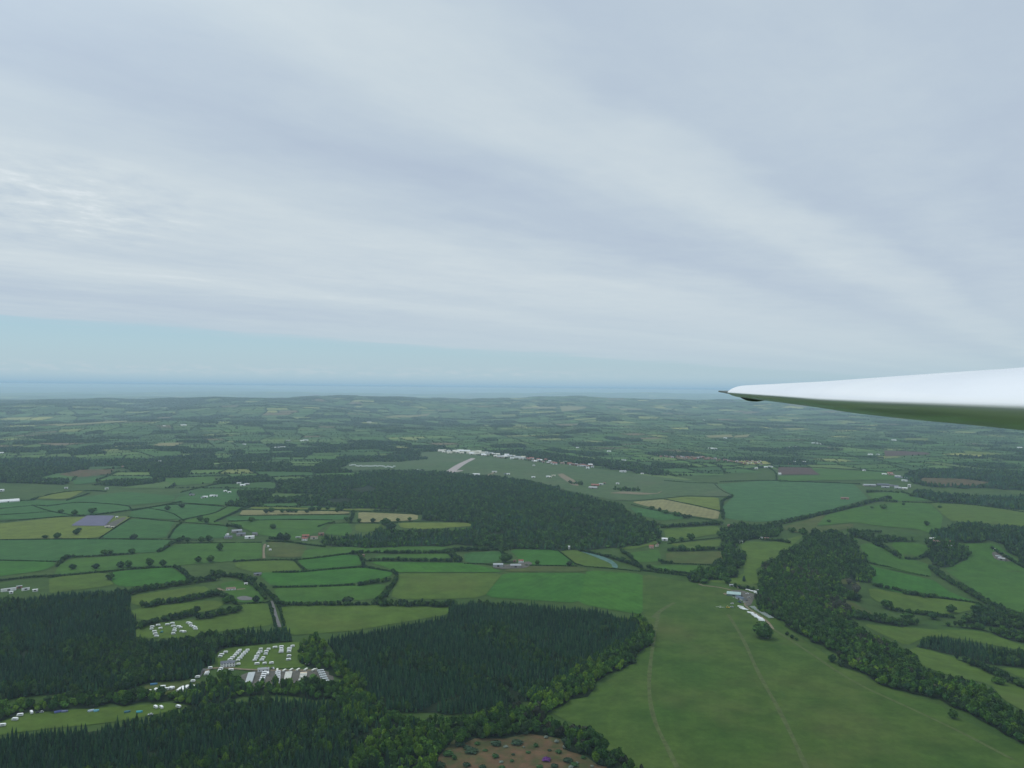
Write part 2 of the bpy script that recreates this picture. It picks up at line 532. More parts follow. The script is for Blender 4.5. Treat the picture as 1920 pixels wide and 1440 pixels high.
WOODS = []      # (name, label, list of tree tables)  -- a table is (lod kind, xyz, h, r, colour)
def onland(P): return np.column_stack([P, H(P[:, 0], P[:, 1])])

CLEAR = []      # outlines no wood tree may stand in (yards, caravan pitches)
def wood(name, pix, label, mix, spacing=None, holes=(), smooth=1):
    """mix: list of (share, 'C'|'B', palette, height range, crown radius range)"""
    # outlines are read along the tree tops: set the far sides back to where the trees stand
    q = np.asarray(pix, float); mean_h = sum(s * (h[0] + h[1]) / 2 for s, _, _, h, _ in mix)
    dd = np.hypot(*ground(pix)[:, :2].T)
    sg = np.sign(np.sum(q[:, 0] * np.roll(q[:, 1], -1) - np.roll(q[:, 0], -1) * q[:, 1]))
    t = np.roll(q, -1, 0) - np.roll(q, 1, 0); ny = -t[:, 0] * sg / (np.hypot(t[:, 0], t[:, 1]) + 1e-9)
    q[:, 1] += np.clip(-ny, 0, 1) ** .5 * mean_h * .85 * FPX / dd
    W = smooth_closed(ground(q)[:, :2], smooth)
    d = np.hypot(*W.mean(0))
    W = ragged(W, 2.6 if mix[0][1] == 'C' and d < 1700 else 6.0 if d < 2000 else 11.0, 14 if d < 2000 else 26)
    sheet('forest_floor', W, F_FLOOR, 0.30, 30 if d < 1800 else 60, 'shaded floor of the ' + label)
    out = []
    sp = (spacing or (3.9 if mix[0][1] == 'C' else 7.5))
    P = scatter(W, sp)
    for h in list(holes) + CLEAR:
        if len(P): P = P[~inside(h, P)]
    if not len(P): return
    if mix[0][1] == 'C' and len(P) > 500:      # windblown gaps and thin places
        q = np.sin(P[:, 0] / 23.0 + 1.9 * np.sin(P[:, 1] / 41.0)) * np.sin(P[:, 1] / 27.0 + 2.1 * np.sin(P[:, 0] / 37.0))
        P = P[(q < .86) & (rng.uniform(0, 1, len(P)) > .05)]
    # patches: neighbouring trees tend to be alike
    f = 0.5 + 0.5 * np.sin(P[:, 0] / 61.0 + 2 * np.sin(P[:, 1] / 83.0)) * np.sin(P[:, 1] / 57.0 + 1.7 * np.sin(P[:, 0] / 71.0))
    f = np.clip(0.55 * f + 0.45 * rng.uniform(0, 1, len(P)), 0, .999)
    f = np.argsort(np.argsort(f)) / len(f)
    acc = 0.0
    for share, kind, pal, hr, rr in mix:
        m = (f >= acc) & (f < acc + share + 1e-9); acc += share
        n = int(m.sum())
        if not n: continue
        hs = rng.uniform(hr[0] * .85, hr[1] * 1.1, n) * np.exp(rng.normal(size=n) * .10); rs = rng.uniform(rr[0] * .8, rr[1] * 1.06, n) * (0.85 + 0.15 * hs / hr[1])
        g = (f[m] - f[m].min()) / max(np.ptp(f[m]), 1e-6)
        out.append([kind, onland(P[m]), hs, rs, pick(pal, n, .24) * (.80 + .42 * g)[:, None]])
    WOODS.append((name, label, out, d))
# ------------------------------------------------------------------ crops and pasture
F_MEADOW = field_mat('airfield_meadow', (0.033, 0.076, 0.011), (0.056, 0.087, 0.017), 0.42, big=0.007, brown=(0.098, 0.086, 0.036), brown_amt=0.40)
F_BRIGHT = field_mat('young_crop', (0.027, 0.096, 0.012), (0.036, 0.107, 0.014), 0.4, lines=0.5, line_k=0.05)
F_BRIGHT2 = field_mat('young_crop_rows', (0.032, 0.104, 0.012), (0.043, 0.114, 0.014), 0.4, lines=-0.4, line_k=0.05)
F_TEAL = field_mat('blue_green_crop', (0.030, 0.090, 0.021), (0.038, 0.101, 0.024), 0.4, lines=0.1, line_k=0.06)
F_PASTURE = field_mat('green_pasture', (0.034, 0.091, 0.014), (0.048, 0.104, 0.015), 0.45)
F_OLIVE = field_mat('olive_pasture', (0.052, 0.096, 0.014), (0.066, 0.106, 0.017), 0.5, brown=(0.093, 0.087, 0.024), brown_amt=0.3)
F_RIPE = field_mat('ripening_crop', (0.089, 0.124, 0.020), (0.108, 0.139, 0.025), 0.5, lines=0.9, line_k=0.08)
F_TAN = field_mat('cut_hay', (0.165, 0.158, 0.066), (0.195, 0.184, 0.082), 0.5, lines=0.3, line_k=0.10)
F_TEAL2 = field_mat('smooth_blue_green_crop', (0.037, 0.097, 0.032), (0.046, 0.107, 0.036), 0.4)
F_RED = field_mat('ploughed_red_soil', (0.070, 0.045, 0.036), (0.088, 0.056, 0.045), 0.5, lines=0.1, line_k=0.12)
F_HEATH = field_mat('brown_heath', (0.108, 0.066, 0.036), (0.052, 0.060, 0.022), 0.22, big=0.045)
F_ROUGH = field_mat('rough_grass', (0.043, 0.072, 0.016), (0.068, 0.080, 0.022), 0.45, big=0.015, brown=(0.099, 0.080, 0.030), brown_amt=0.7)
F_AIR = field_mat('airfield_grass', (0.043, 0.087, 0.028), (0.066, 0.098, 0.040), 0.5, big=0.003, brown=(0.11, 0.098, 0.062), brown_amt=0.3)
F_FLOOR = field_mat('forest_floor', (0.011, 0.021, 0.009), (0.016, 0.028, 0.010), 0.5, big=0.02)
M_TARMAC = plain('grey_tarmac', (0.12, 0.118, 0.112), 0.9, 0.2, 0.18, 0.15)
M_DIRT = plain('dusty_track', (0.17, 0.14, 0.09), 0.95, 0.1, 0.2, 0.2)
M_WORN = plain('worn_turf', (0.066, 0.088, 0.028), 0.95, 0.1, 0.25, 0.12)
M_YARD = plain('stony_yard', (0.095, 0.090, 0.074), 0.95, 0.1, 0.25, 0.12)

GLID = [(1205, 1076), (1312, 1096), (1330, 1091), (1422, 1095), (1428, 1130), (1456, 1162), (1500, 1196), (1548, 1226), (1572, 1252), (1612, 1262),
        (1642, 1282), (1700, 1301), (1762, 1322), (1802, 1347), (1862, 1377), (1925, 1402), (2150, 1520), (2150, 1900), (1260, 1900), (1170, 1450),
        (1135, 1402), (1095, 1368), (1020, 1330), (1100, 1300), (1162, 1262), (1206, 1222), (1222, 1190), (1218, 1166), (1205, 1150)]
NF = [
 # name, outline, material, label
 ('airfield_meadow', GLID, F_MEADOW, 'wide worn grass gliding field sloping along the wooded edge'),
 ('crop_field', [(945, 1074), (1100, 1074), (1085, 1131), (908, 1119)], F_BRIGHT, 'bright green crop field between the grey barns and the conifer plantation'),
 ('crop_field', [(1100, 1069), (1205, 1076), (1205, 1151), (1180, 1149), (1085, 1132)], F_BRIGHT2, 'bright green crop field touching the gliding field'),
 ('brown_strip', [(958, 1061), (1100, 1063), (1100, 1072), (942, 1072)], F_ROUGH, 'brownish strip of rough grass just in front of the grey barns'),
 ('pasture', [(690, 1053), (870, 1055), (925, 1066), (945, 1073), (700, 1073), (748, 1072)], F_BRIGHT2, 'green strip of pasture left of the grey barns'),
 ('pasture', [(746, 1075), (943, 1075), (906, 1120), (842, 1123), (733, 1123)], F_OLIVE, 'olive pasture behind the conifer plantation'),
 ('pasture', [(985, 1059), (955, 1031), (1043, 1031), (1082, 1060)], F_BRIGHT, 'bright green pasture right of the white farmhouse and barns'),
 ('pasture', [(1048, 1031), (1085, 1032), (1150, 1050), (1160, 1066), (1086, 1061)], F_OLIVE, 'olive pasture crossed by the pale blue crop covers'),
 ('pasture', [(870, 1037), (940, 1033), (945, 1046), (925, 1056), (872, 1055)], F_TEAL, 'small blue green field left behind the grey barns'),
 ('pasture', [(483, 1074), (590, 1067), (680, 1063), (732, 1070), (737, 1078), (700, 1090), (600, 1098), (510, 1099), (495, 1086)], F_BRIGHT, 'green field beside the lane with a curved far corner'),
 ('pasture', [(512, 1102), (725, 1095), (715, 1112), (700, 1124), (525, 1131)], F_PASTURE, 'green field above the long olive field'),
 ('pasture', [(525, 1136), (700, 1133), (840, 1134), (846, 1151), (700, 1176), (660, 1183), (535, 1192), (528, 1165)], F_OLIVE, 'long olive field left of the plantation corner'),
 ('pasture', [(445, 1133), (506, 1131), (514, 1172), (440, 1177), (447, 1150)], F_OLIVE, 'small field left of the straight lane'),
 ('pasture', [(438, 1053), (550, 1050), (566, 1071), (482, 1074), (445, 1066)], F_OLIVE, 'olive field right of the farm lane'),
 ('pasture', [(558, 1048), (650, 1039), (675, 1043), (682, 1060), (590, 1067), (570, 1066)], F_BRIGHT, 'green field under the hedge with the small brick hut'),
 ('pasture', [(568, 1031), (640, 1025), (835, 1025), (842, 1035), (740, 1037), (660, 1035), (600, 1045), (562, 1046)], F_PASTURE, 'thin curved pasture below the wooded belt'),
 ('pasture', [(712, 1041), (850, 1037), (852, 1046), (800, 1049), (700, 1047)], F_PASTURE, 'thin strip of pasture between two hedges'),
 ('rough_paddock', [(503, 1015), (545, 1017), (577, 1025), (563, 1046), (498, 1043)], F_ROUGH, 'rough brown and green paddock right of the farm lane'),
 ('pasture', [(430, 979), (500, 975), (628, 975), (612, 985), (592, 1000), (560, 1013), (525, 1010), (478, 1000)], F_PASTURE, 'green field behind the grey roofed farm hamlet'),
 ('pasture', [(622, 983), (652, 980), (662, 995), (650, 1006), (608, 1001)], F_PASTURE, 'small green field behind the red roofed farm'),
 ('pasture', [(666, 982), (716, 982), (722, 990), (680, 999), (666, 995)], F_OLIVE, 'small olive field in front of the square hay field'),
 ('hay_field', [(455, 956), (655, 959), (655, 963), (448, 966)], F_TAN, 'long pale hay strip dotted with trees'),
 ('pasture', [(470, 950), (700, 954), (702, 957), (470, 954)], F_RIPE, 'thin pale green strip behind the long hay strip'),
 ('hay_field', [(672, 960), (784, 965), (783, 975), (672, 980)], F_TAN, 'square pale hay field beside the large wood'),
 ('hay_field', [(745, 980), (885, 980), (889, 986), (800, 992), (752, 990)], F_RIPE, 'narrow yellowish field reaching into the large wood'),
 ('pasture', [(422, 968), (655, 966), (650, 974), (560, 974), (428, 977)], F_TEAL, 'blue green strip in front of the long hay strip'),
 ('ripening_field', [(0, 982), (-60, 985), (-60, 1013), (0, 1011), (180, 1009), (200, 1000), (246, 971), (240, 968), (110, 970)], F_RIPE, 'large yellowish crop field around the solar rows'),
 ('pasture', [(247, 973), (330, 979), (322, 986), (310, 1009), (187, 1009)], F_TEAL, 'blue green field right of the solar rows'),
 ('pasture', [(338, 981), (428, 987), (422, 1009), (316, 1010), (327, 990)], F_TEAL, 'blue green field left of the farm hamlet'),
 ('crop_field', [(-60, 1014), (185, 1010), (310, 1012), (324, 1015), (302, 1030), (290, 1036), (250, 1037), (120, 1047), (105, 1052), (-60, 1048)], F_TEAL, 'large blue green crop field below the yellowish field'),
 ('crop_field', [(-60, 1051), (105, 1053), (100, 1062), (80, 1070), (-60, 1088)], F_BRIGHT, 'bright green field in the corner behind the white poultry sheds'),
 ('pasture', [(110, 1061), (125, 1050), (250, 1040), (295, 1036), (327, 1021), (400, 1018), (490, 1017), (492, 1047), (440, 1052), (335, 1060), (320, 1062), (200, 1069), (100, 1079)], F_PASTURE, 'broad green pasture left of the farm lane'),
 ('pasture', [(92, 1083), (198, 1073), (208, 1090), (215, 1097), (120, 1109), (92, 1113)], F_OLIVE, 'brownish olive field behind the dark left plantation'),
 ('crop_field', [(202, 1073), (320, 1063), (354, 1085), (345, 1090), (240, 1101), (217, 1097), (209, 1088)], F_BRIGHT, 'bright green field right of the brownish olive field'),
 ('pasture', [(243, 1117), (380, 1098), (394, 1105), (375, 1115), (270, 1137), (243, 1131)], F_OLIVE, 'olive strip between two thick hedges'),
 ('pasture', [(246, 1141), (400, 1125), (422, 1131), (405, 1143), (330, 1156), (290, 1163), (250, 1161)], F_OLIVE, 'olive field behind the upper caravan field'),
 ('caravan_field', [(253, 1182), (282, 1169), (362, 1162), (380, 1158), (450, 1140), (508, 1132), (516, 1172), (440, 1179), (350, 1197), (253, 1197)], F_OLIVE, 'mown grass field with the upper touring caravans'),
 ('garden', [(410, 1095), (445, 1088), (480, 1100), (500, 1127), (448, 1131), (430, 1118)], F_PASTURE, 'garden lawn round the white bungalow'),
 ('camping_field', [(-40, 1362), (0, 1357), (40, 1338), (150, 1330), (335, 1317), (347, 1324), (290, 1341), (190, 1357), (80, 1367), (-40, 1384)], F_OLIVE, 'narrow grass camping field between the dark woods'),
 ('caravan_pitches', [(408, 1216), (478, 1211), (556, 1203), (582, 1206), (584, 1250), (470, 1256), (408, 1254)], F_OLIVE, 'grass pitches of the upper caravan rows'),
 ('caravan_yard', [(452, 1260), (540, 1256), (622, 1256), (630, 1292), (560, 1296), (452, 1292)], M_YARD, 'gravel yard of the lower caravan rows'),
 ('caravan_yard', [(262, 1308), (275, 1280), (390, 1275), (372, 1300), (300, 1312)], F_ROUGH, 'stony yard of the small caravan park by the camping field'),
 ('lawn', [(580, 1266), (590, 1262), (606, 1292), (578, 1293)], F_PASTURE, 'bright lawn between two rows of the lower caravan park'),
 ('heath', [(790, 1470), (815, 1415), (860, 1382), (930, 1366), (1000, 1364), (1070, 1385), (1125, 1420), (1165, 1480), (1180, 1600), (800, 1600)], F_HEATH, 'brown heath clearing with scattered bushes at the bottom'),
 ('heath', [(590, 1378), (640, 1370), (670, 1382), (620, 1392)], F_ROUGH, 'small olive clearing in the lower conifers'),
 # right hand side
 ('crop_field', [(1342, 908), (1440, 901), (1600, 907), (1612, 918), (1628, 935), (1560, 955), (1465, 975), (1420, 979), (1360, 972), (1355, 950), (1376, 930)], F_TEAL2, 'large smooth blue green crop field right of the hay field'),
 ('hay_field', [(1184, 941), (1245, 936), (1350, 959), (1346, 974), (1290, 966), (1240, 956), (1200, 946)], F_TAN, 'pale hay field in front of the airfield'),
 ('hay_field', [(1247, 935), (1290, 931), (1347, 933), (1351, 957)], F_RIPE, 'yellowish triangle behind the pale hay field'),
 ('pasture', [(1178, 950), (1240, 959), (1292, 971), (1240, 976), (1196, 965)], F_TEAL, 'small dark field in front of the hay field'),
 ('pasture', [(1530, 986), (1550, 965), (1620, 949), (1690, 942), (1743, 944), (1768, 968), (1765, 985), (1760, 1006), (1720, 992), (1650, 986), (1600, 979)], F_PASTURE, 'large green field along the hedged road'),
 ('pasture', [(1744, 943), (1830, 946), (1990, 966), (1990, 996), (1920, 988), (1850, 981), (1785, 978), (1770, 966)], F_OLIVE, 'long pale green field below the far right woods'),
 ('rough_field', [(1460, 990), (1540, 966), (1548, 966), (1530, 988), (1600, 981), (1600, 990), (1560, 996), (1500, 1000)], F_ROUGH, 'rough sloping grass at the head of the scarp wood'),
 ('pasture', [(1385, 1014), (1440, 1017), (1480, 1010), (1512, 1000), (1472, 1036), (1432, 1060), (1416, 1068), (1421, 1080), (1422, 1097), (1332, 1092), (1330, 1085), (1395, 1078), (1394, 1060), (1396, 1040)], F_OLIVE, 'olive field behind the hangars'),
 ('pasture', [(1245, 992), (1345, 986), (1353, 1000), (1290, 1010), (1248, 1012)], F_OLIVE, 'small pasture right of the pale barn'),
 ('pasture', [(1252, 1020), (1340, 1012), (1353, 1012), (1347, 1026), (1290, 1030)], F_OLIVE, 'narrow pasture in front of the pale barn'),
 ('pasture', [(1248, 1035), (1358, 1034), (1362, 1045), (1345, 1058), (1250, 1055)], F_ROUGH, 'brownish pasture left of the tree lined lane'),
 ('pasture', [(1180, 1036), (1235, 1030), (1242, 1052), (1200, 1055), (1180, 1046)], F_PASTURE, 'small pasture in front of the pink cottage'),
 ('pasture', [(1160, 1028), (1190, 1017), (1238, 1012), (1240, 1018), (1186, 1030)], F_OLIVE, 'small bright pasture left of the pale barn'),
 ('pasture', [(1208, 1060), (1310, 1060), (1322, 1067), (1300, 1075), (1230, 1070)], F_PASTURE, 'strip of pasture behind the roadside bushes'),
 ('pasture', [(1612, 1020), (1645, 1018), (1680, 1035), (1722, 1050), (1742, 1060), (1747, 1082), (1730, 1079), (1640, 1060), (1622, 1045)], F_PASTURE, 'sloping valley field in front of the scarp wood'),
 ('pasture', [(1660, 1013), (1740, 1022), (1747, 1032), (1702, 1046), (1690, 1040)], F_PASTURE, 'small green field ringed by trees in the valley'),
 ('pasture', [(1623, 1055), (1640, 1062), (1748, 1086), (1782, 1111), (1832, 1129), (1760, 1121), (1640, 1100)], F_BRIGHT, 'green valley field with a thin diagonal hedge'),
 ('pasture', [(1628, 1101), (1700, 1113), (1830, 1131), (1842, 1141), (1780, 1152), (1680, 1142), (1633, 1122)], F_OLIVE, 'lower valley field left of the lone field oak'),
 ('pasture', [(1768, 1065), (1808, 1055), (1800, 1020), (1865, 1018), (1990, 1090), (1990, 1175), (1920, 1152), (1862, 1131), (1790, 1082)], F_PASTURE, 'large valley pasture in front of the stone barn yard'),
 ('pasture', [(1614, 1169), (1700, 1175), (1842, 1183), (1990, 1235), (1990, 1232), (1880, 1213), (1770, 1193), (1730, 1196), (1700, 1211), (1660, 1192)], F_OLIVE, 'long curving pasture above the dark conifer strip'),
 ('pasture', [(1702, 1217), (1725, 1213), (1800, 1236), (1860, 1266), (1990, 1320), (1990, 1380), (1920, 1334), (1882, 1312), (1860, 1282), (1780, 1267), (1740, 1252), (1704, 1236)], F_OLIVE, 'pasture below the dark conifer strip'),
 ('bare_field', [(1893, 1186), (1990, 1190), (1990, 1225), (1920, 1200)], F_RED, 'bare reddish field corner at the frame edge'),
 ('pasture', [(1870, 1250), (1990, 1262), (1990, 1290), (1915, 1271)], F_OLIVE, 'small pasture below the conifer strip'),
 ('bare_scarp', [(1570, 1090), (1600, 1078), (1615, 1098), (1605, 1120), (1580, 1112)], F_ROUGH, 'bare brown patch round the leafless trees'),
 ('bare_scarp', [(1568, 1120), (1600, 1130), (1640, 1150), (1622, 1154), (1580, 1140)], F_ROUGH, 'pale landslip in the scarp wood'),
 # middle and far, named fields
 ('ploughed_field', [(1459, 876), (1520, 877), (1537, 890), (1460, 890)], F_RED, 'dark red ploughed field beside the village'),
 ('pasture', [(1522, 878), (1660, 885), (1700, 899), (1460, 903), (1460, 892), (1540, 891)], F_PASTURE, 'green field right of the dark red ploughed field'),
 ('ploughed_field', [(1657, 845), (1740, 849), (1744, 853), (1660, 856)], F_RED, 'reddish brown ploughed strip beyond the sheds'),
 ('heath', [(1730, 896), (1800, 898), (1860, 905), (1840, 912), (1760, 911), (1722, 905)], F_HEATH, 'brown felled clearing among the far right woods'),
 ('airfield', [(640, 884), (655, 868), (700, 866), (800, 848), (822, 847), (884, 852), (1000, 866), (1110, 877), (1200, 890), (1345, 908), (1372, 930), (1346, 931), (1290, 929), (1184, 939), (1150, 938), (1080, 924), (1040, 914), (985, 899), (900, 892), (800, 886), (700, 880)], F_AIR, 'broad grey green grass airfield with a crossing runway'),
 ('pasture', [(955, 907), (1003, 906), (990, 910), (962, 910)], F_BRIGHT2, 'small bright green corner beside the airfield wood'),
 ('yellow_field', [(58, 935), (110, 922), (160, 919), (140, 930), (125, 936)], F_RIPE, 'small yellowish field beyond the white polytunnel'),
 ('pasture', [(-40, 941), (60, 938), (125, 939), (142, 933), (235, 922), (330, 930), (322, 940), (245, 947), (150, 940), (85, 948), (-40, 956)], F_TEAL, 'green field behind the white polytunnel'),
 ('pasture', [(-40, 957), (62, 947), (85, 949), (138, 967), (60, 972), (-40, 977)], F_TEAL, 'green field crossed by thin hedges left of the yellow crop'),
 ('pasture', [(88, 948), (150, 941), (240, 948), (246, 956), (190, 965), (140, 966), (96, 958)], F_TEAL, 'green field beyond the yellow crop field'),
 ('pasture', [(246, 958), (330, 943), (420, 949), (402, 962), (345, 975), (242, 970)], F_TEAL, 'dark green field behind the solar rows'),
 ('pasture', [(350, 975), (405, 962), (425, 950), (455, 950), (440, 958), (402, 977), (425, 984), (345, 979)], F_PASTURE, 'green field left of the long hay strip'),
 ('pasture', [(335, 930), (440, 918), (452, 940), (420, 947), (325, 941)], F_TEAL, 'green field below the white farm in the middle distance'),
 ('red_slope', [(108, 890), (150, 881), (215, 880), (205, 889), (150, 895)], F_HEATH, 'brownish bare slope in the left middle distance'),
 ('pasture', [(300, 898), (400, 893), (405, 905), (330, 911)], F_PASTURE, 'rounded green field in the wooded left middle distance'),
 ('pasture', [(135, 901), (182, 895), (180, 905), (140, 909)], F_TEAL, 'green field below the bare slope'),
 ('pasture', [(1700, 925), (1790, 930), (1850, 938), (1760, 938)], F_PASTURE, 'green wedge among the far right woods'),
 ('pasture', [(1625, 925), (1690, 922), (1750, 932), (1770, 938), (1680, 940), (1640, 938)], F_PASTURE, 'green wedge below the long grey sheds'),
 ('hay_field', [(284, 836), (300, 831), (346, 830), (330, 836), (290, 839)], F_TAN, 'pale hay field in the left distance'),
 ('hay_field', [(95, 797), (150, 794), (240, 789), (240, 791), (160, 796), (110, 799)], F_TAN, 'long pale field low on the left distant slope'),
 ('hay_field', [(1322, 817), (1370, 815), (1375, 820), (1330, 821)], F_TAN, 'pale field beyond the village on the right'),
 ('hay_field', [(1378, 817), (1407, 815), (1400, 820), (1376, 821)], F_TAN, 'second pale field beyond the village on the right'),
 ('hay_field', [(715, 782), (770, 779), (808, 775), (800, 780), (770, 783)], F_TAN, 'long pale field in the distance beyond the airfield'),
 ('yellow_field', [(1695, 822), (1740, 822), (1740, 829), (1700, 828)], F_RIPE, 'yellowish field in the right distance below the wing'),
 ('yellow_field', [(1808, 846), (1870, 850), (1882, 855), (1810, 852)], F_RIPE, 'pale yellow green fields near the right edge'),
 ('hay_field', [(975, 763), (1045, 763), (1040, 766), (978, 766)], F_TAN, 'pale strip on the distant plateau in the centre'),
 ('hay_field', [(1050, 762), (1100, 763), (1096, 766), (1055, 772)], F_TAN, 'pale wedge on the distant plateau right of centre'),
 ('hay_field', [(1160, 766), (1205, 767), (1200, 770), (1165, 769)], F_TAN, 'pale strip on the distant plateau before the wing'),
]
for k, (nm, px, mt, lb) in enumerate(NF):
    yc = np.mean([p[1] for p in px])
    field(nm, px, mt, lb, lift=0.14 + (0.12 if nm in ('lawn', 'garden', 'heath', 'bare_scarp') else 0) + (0.5 if yc < 930 else 0) + (1.2 if yc < 860 else 0) + (0.004 * (k % 7)))
NEAR_MASK = [Q for _, Q in FIELDS]

# crop covers, runway, yards
field('crop_cover', [(1086, 1033), (1092, 1032), (1125, 1041), (1148, 1051), (1158, 1060), (1158, 1066), (1148, 1064), (1146, 1057), (1120, 1046)],
      plain('pale_blue_fleece', (0.055, 0.125, 0.105), 0.7, 0.2, 0.35, 0.12), 'curved strip of pale blue crop fleece along the olive pasture', 0.45)
field('runway', [(826, 890), (846, 890), (892, 860), (884, 859)], plain('runway_concrete', (0.30, 0.26, 0.24), 0.9, 0.2, 0.2, 0.05), 'pale concrete runway crossing the airfield', 1.1)
field('taxiway', [(848, 886), (866, 884), (870, 882), (850, 883)], MATS['runway_concrete'], 'short pale taxiway beside the runway', 1.3)
field('taxiway', [(905, 894), (925, 886), (928, 887), (910, 895)], M_DIRT, 'short sandy track near the airfield wood', 1.3)
field('club_yard', [(1368, 1108), (1385, 1106), (1416, 1114), (1414, 1122), (1408, 1136), (1398, 1137), (1398, 1128), (1392, 1118)], M_YARD, 'stony car park beside the blue roofed hangar', 0.5)
field('farm_yard', [(920, 1060), (965, 1058), (990, 1052), (1000, 1057), (985, 1066), (930, 1067)], M_YARD, 'brown farmyard round the grey barns', 0.55)
field('barn_yard', [(1858, 1036), (1875, 1033), (1900, 1048), (1895, 1054), (1866, 1050)], M_YARD, 'stony yard at the foot of the right hand wood', 0.5)
field('solar_yard', [(195, 986), (230, 970), (238, 971), (214, 989), (205, 991)], M_YARD, 'reddish yard at the end of the solar rows', 0.6)
field('runway_patch', [(1140, 925), (1170, 922), (1230, 926), (1243, 920), (1235, 926), (1205, 928), (1165, 926)], M_DIRT, 'curved sandy track round the airfield copse', 1.3)
field('taxiway', [(1045, 890), (1055, 888), (1076, 900), (1086, 912), (1072, 910)], M_DIRT, 'old sandy taxiway across the airfield', 1.3)

def G2(px): return ground(px)[:, :2]
ROADS = [
 ('lane', [(508, 1127), (513, 1140), (519, 1160), (524, 1176)], 5.5, M_TARMAC, 'straight grey lane between hedges left of the long olive field'),
 ('lane', [(497, 1020), (494, 1030), (495, 1047)], 5.0, M_DIRT, 'pale farm lane below the farm hamlet'),
 ('lane', [(1465, 982), (1500, 974), (1540, 965), (1580, 955), (1612, 948)], 7, M_TARMAC, 'grey road following the long hedge below the big crop field'),
 ('track', [(1310, 1095), (1314, 1098), (1340, 1100), (1368, 1105), (1400, 1118), (1395, 1135), (1412, 1147), (1428, 1157), (1440, 1166), (1450, 1180)], 4.0, M_DIRT, 'sandy track passing the hangars and trailer rows'),
 ('wheel_track', [(1365, 1152), (1395, 1200), (1420, 1260), (1455, 1320), (1490, 1390), (1525, 1470)], 5, M_WORN, 'long pale wheel track down the middle of the gliding field'),
 ('wheel_track', [(1235, 1150), (1222, 1220), (1215, 1290), (1225, 1350), (1250, 1400), (1270, 1440)], 5, M_WORN, 'worn wheel track along the plantation side of the gliding field'),
 ('wheel_track', [(1450, 1180), (1520, 1225), (1600, 1280), (1700, 1325), (1800, 1372), (1900, 1425)], 4, M_WORN, 'worn wheel track along the wooded side of the gliding field'),
 ('wheel_track', [(1225, 1158), (1238, 1145), (1265, 1130)], 7, M_WORN, 'short bare scrape near the top of the gliding field'),
 ('lane', [(380, 1262), (400, 1250), (430, 1253), (480, 1257), (600, 1257)], 5, M_DIRT, 'drive running past the white clubhouse'),
 ('lane', [(372, 1270), (378, 1260), (385, 1254)], 5, M_TARMAC, 'bend of tarmac left of the white clubhouse'),
 ('lane', [(408, 1103), (418, 1108), (440, 1106), (460, 1104)], 6, M_DIRT, 'pale drive round the white bungalow'),
]
for nm, px, w, mt, lb in ROADS: ribbon(nm, G2(px), w, mt, 0.36, lb)

# ------------------------------------------------------------------ woods
CON = (1.0, 'C', G_CON, (8.5, 12.5), (1.7, 2.3))
def mixd(c, *rest):
    r = 1 - c; out = [(c, 'C', G_CON, (8.5, 12.5), (1.7, 2.3))] if c else []
    return out + [(r * s, *q) for s, *q in rest]
OAKS = (1.0, 'B', G_MIX, (8, 14), (3.6, 6.2))
for px in ([(253, 1182), (282, 1169), (362, 1162), (400, 1158), (400, 1176), (350, 1193), (253, 1197)],
           [(408, 1216), (478, 1211), (556, 1203), (563, 1206), (562, 1250), (470, 1256), (408, 1254)],
           [(455, 1260), (540, 1257), (622, 1257), (628, 1280), (560, 1281), (455, 1280)],
           [(262, 1308), (275, 1280), (390, 1275), (378, 1290), (320, 1296), (275, 1302)],
           [(372, 1272), (382, 1252), (425, 1250), (425, 1262), (385, 1268)]):
    CLEAR.append(G2(px))

wood('conifer_plantation', [(-90, 1122), (0, 1126), (95, 1114), (225, 1103), (240, 1107), (247, 1142), (254, 1198), (350, 1197), (440, 1181), (530, 1171),
     (548, 1190), (556, 1204), (470, 1211), (425, 1213), (405, 1225), (402, 1244), (382, 1252), (374, 1268), (335, 1279), (275, 1281), (240, 1296), (120, 1300), (-90, 1330)],
     'dark spruce plantation filling the left edge above the camping field', [(0.78, *CON[1:]), (0.22, 'B', G_MIX, (9, 14), (3.0, 4.6))])
wood('broadleaf_belt', [(-60, 1352), (-60, 1300), (60, 1312), (170, 1296), (262, 1287), (285, 1289), (330, 1288), (372, 1286), (372, 1298), (345, 1313), (150, 1327), (40, 1335), (0, 1353)],
     'bushy broadleaf belt along the far side of the camping field', [(0.6, 'B', G_OAK, (8, 13), (3.6, 5.6)), (0.4, 'B', G_LIME, (6, 11), (3.2, 5))])
wood('conifer_plantation', [(-200, 1470), (-90, 1384), (0, 1376), (80, 1369), (200, 1355), (300, 1340), (360, 1326), (440, 1312), (600, 1302), (640, 1318), (690, 1362), (694, 1390), (650, 1440), (600, 1640), (-300, 1640)],
     'dark spruce plantation along the bottom left', [(0.8, *CON[1:]), (0.2, 'B', G_MIX, (8, 13), (2.6, 4.2))])
wood('broadleaf_wood', [(345, 1324), (374, 1274), (415, 1259), (455, 1263), (455, 1274), (560, 1274), (624, 1272), (645, 1296), (610, 1311), (520, 1306), (440, 1312), (380, 1330)],
     'leafy green wood in front of the caravan rows', [(0.55, 'B', G_OAK, (8, 14), (3.6, 5.8)), (0.25, 'B', G_LIME, (8, 12), (3.4, 5)), (0.2, 'C', G_CON, (11, 15), (2, 2.8))])
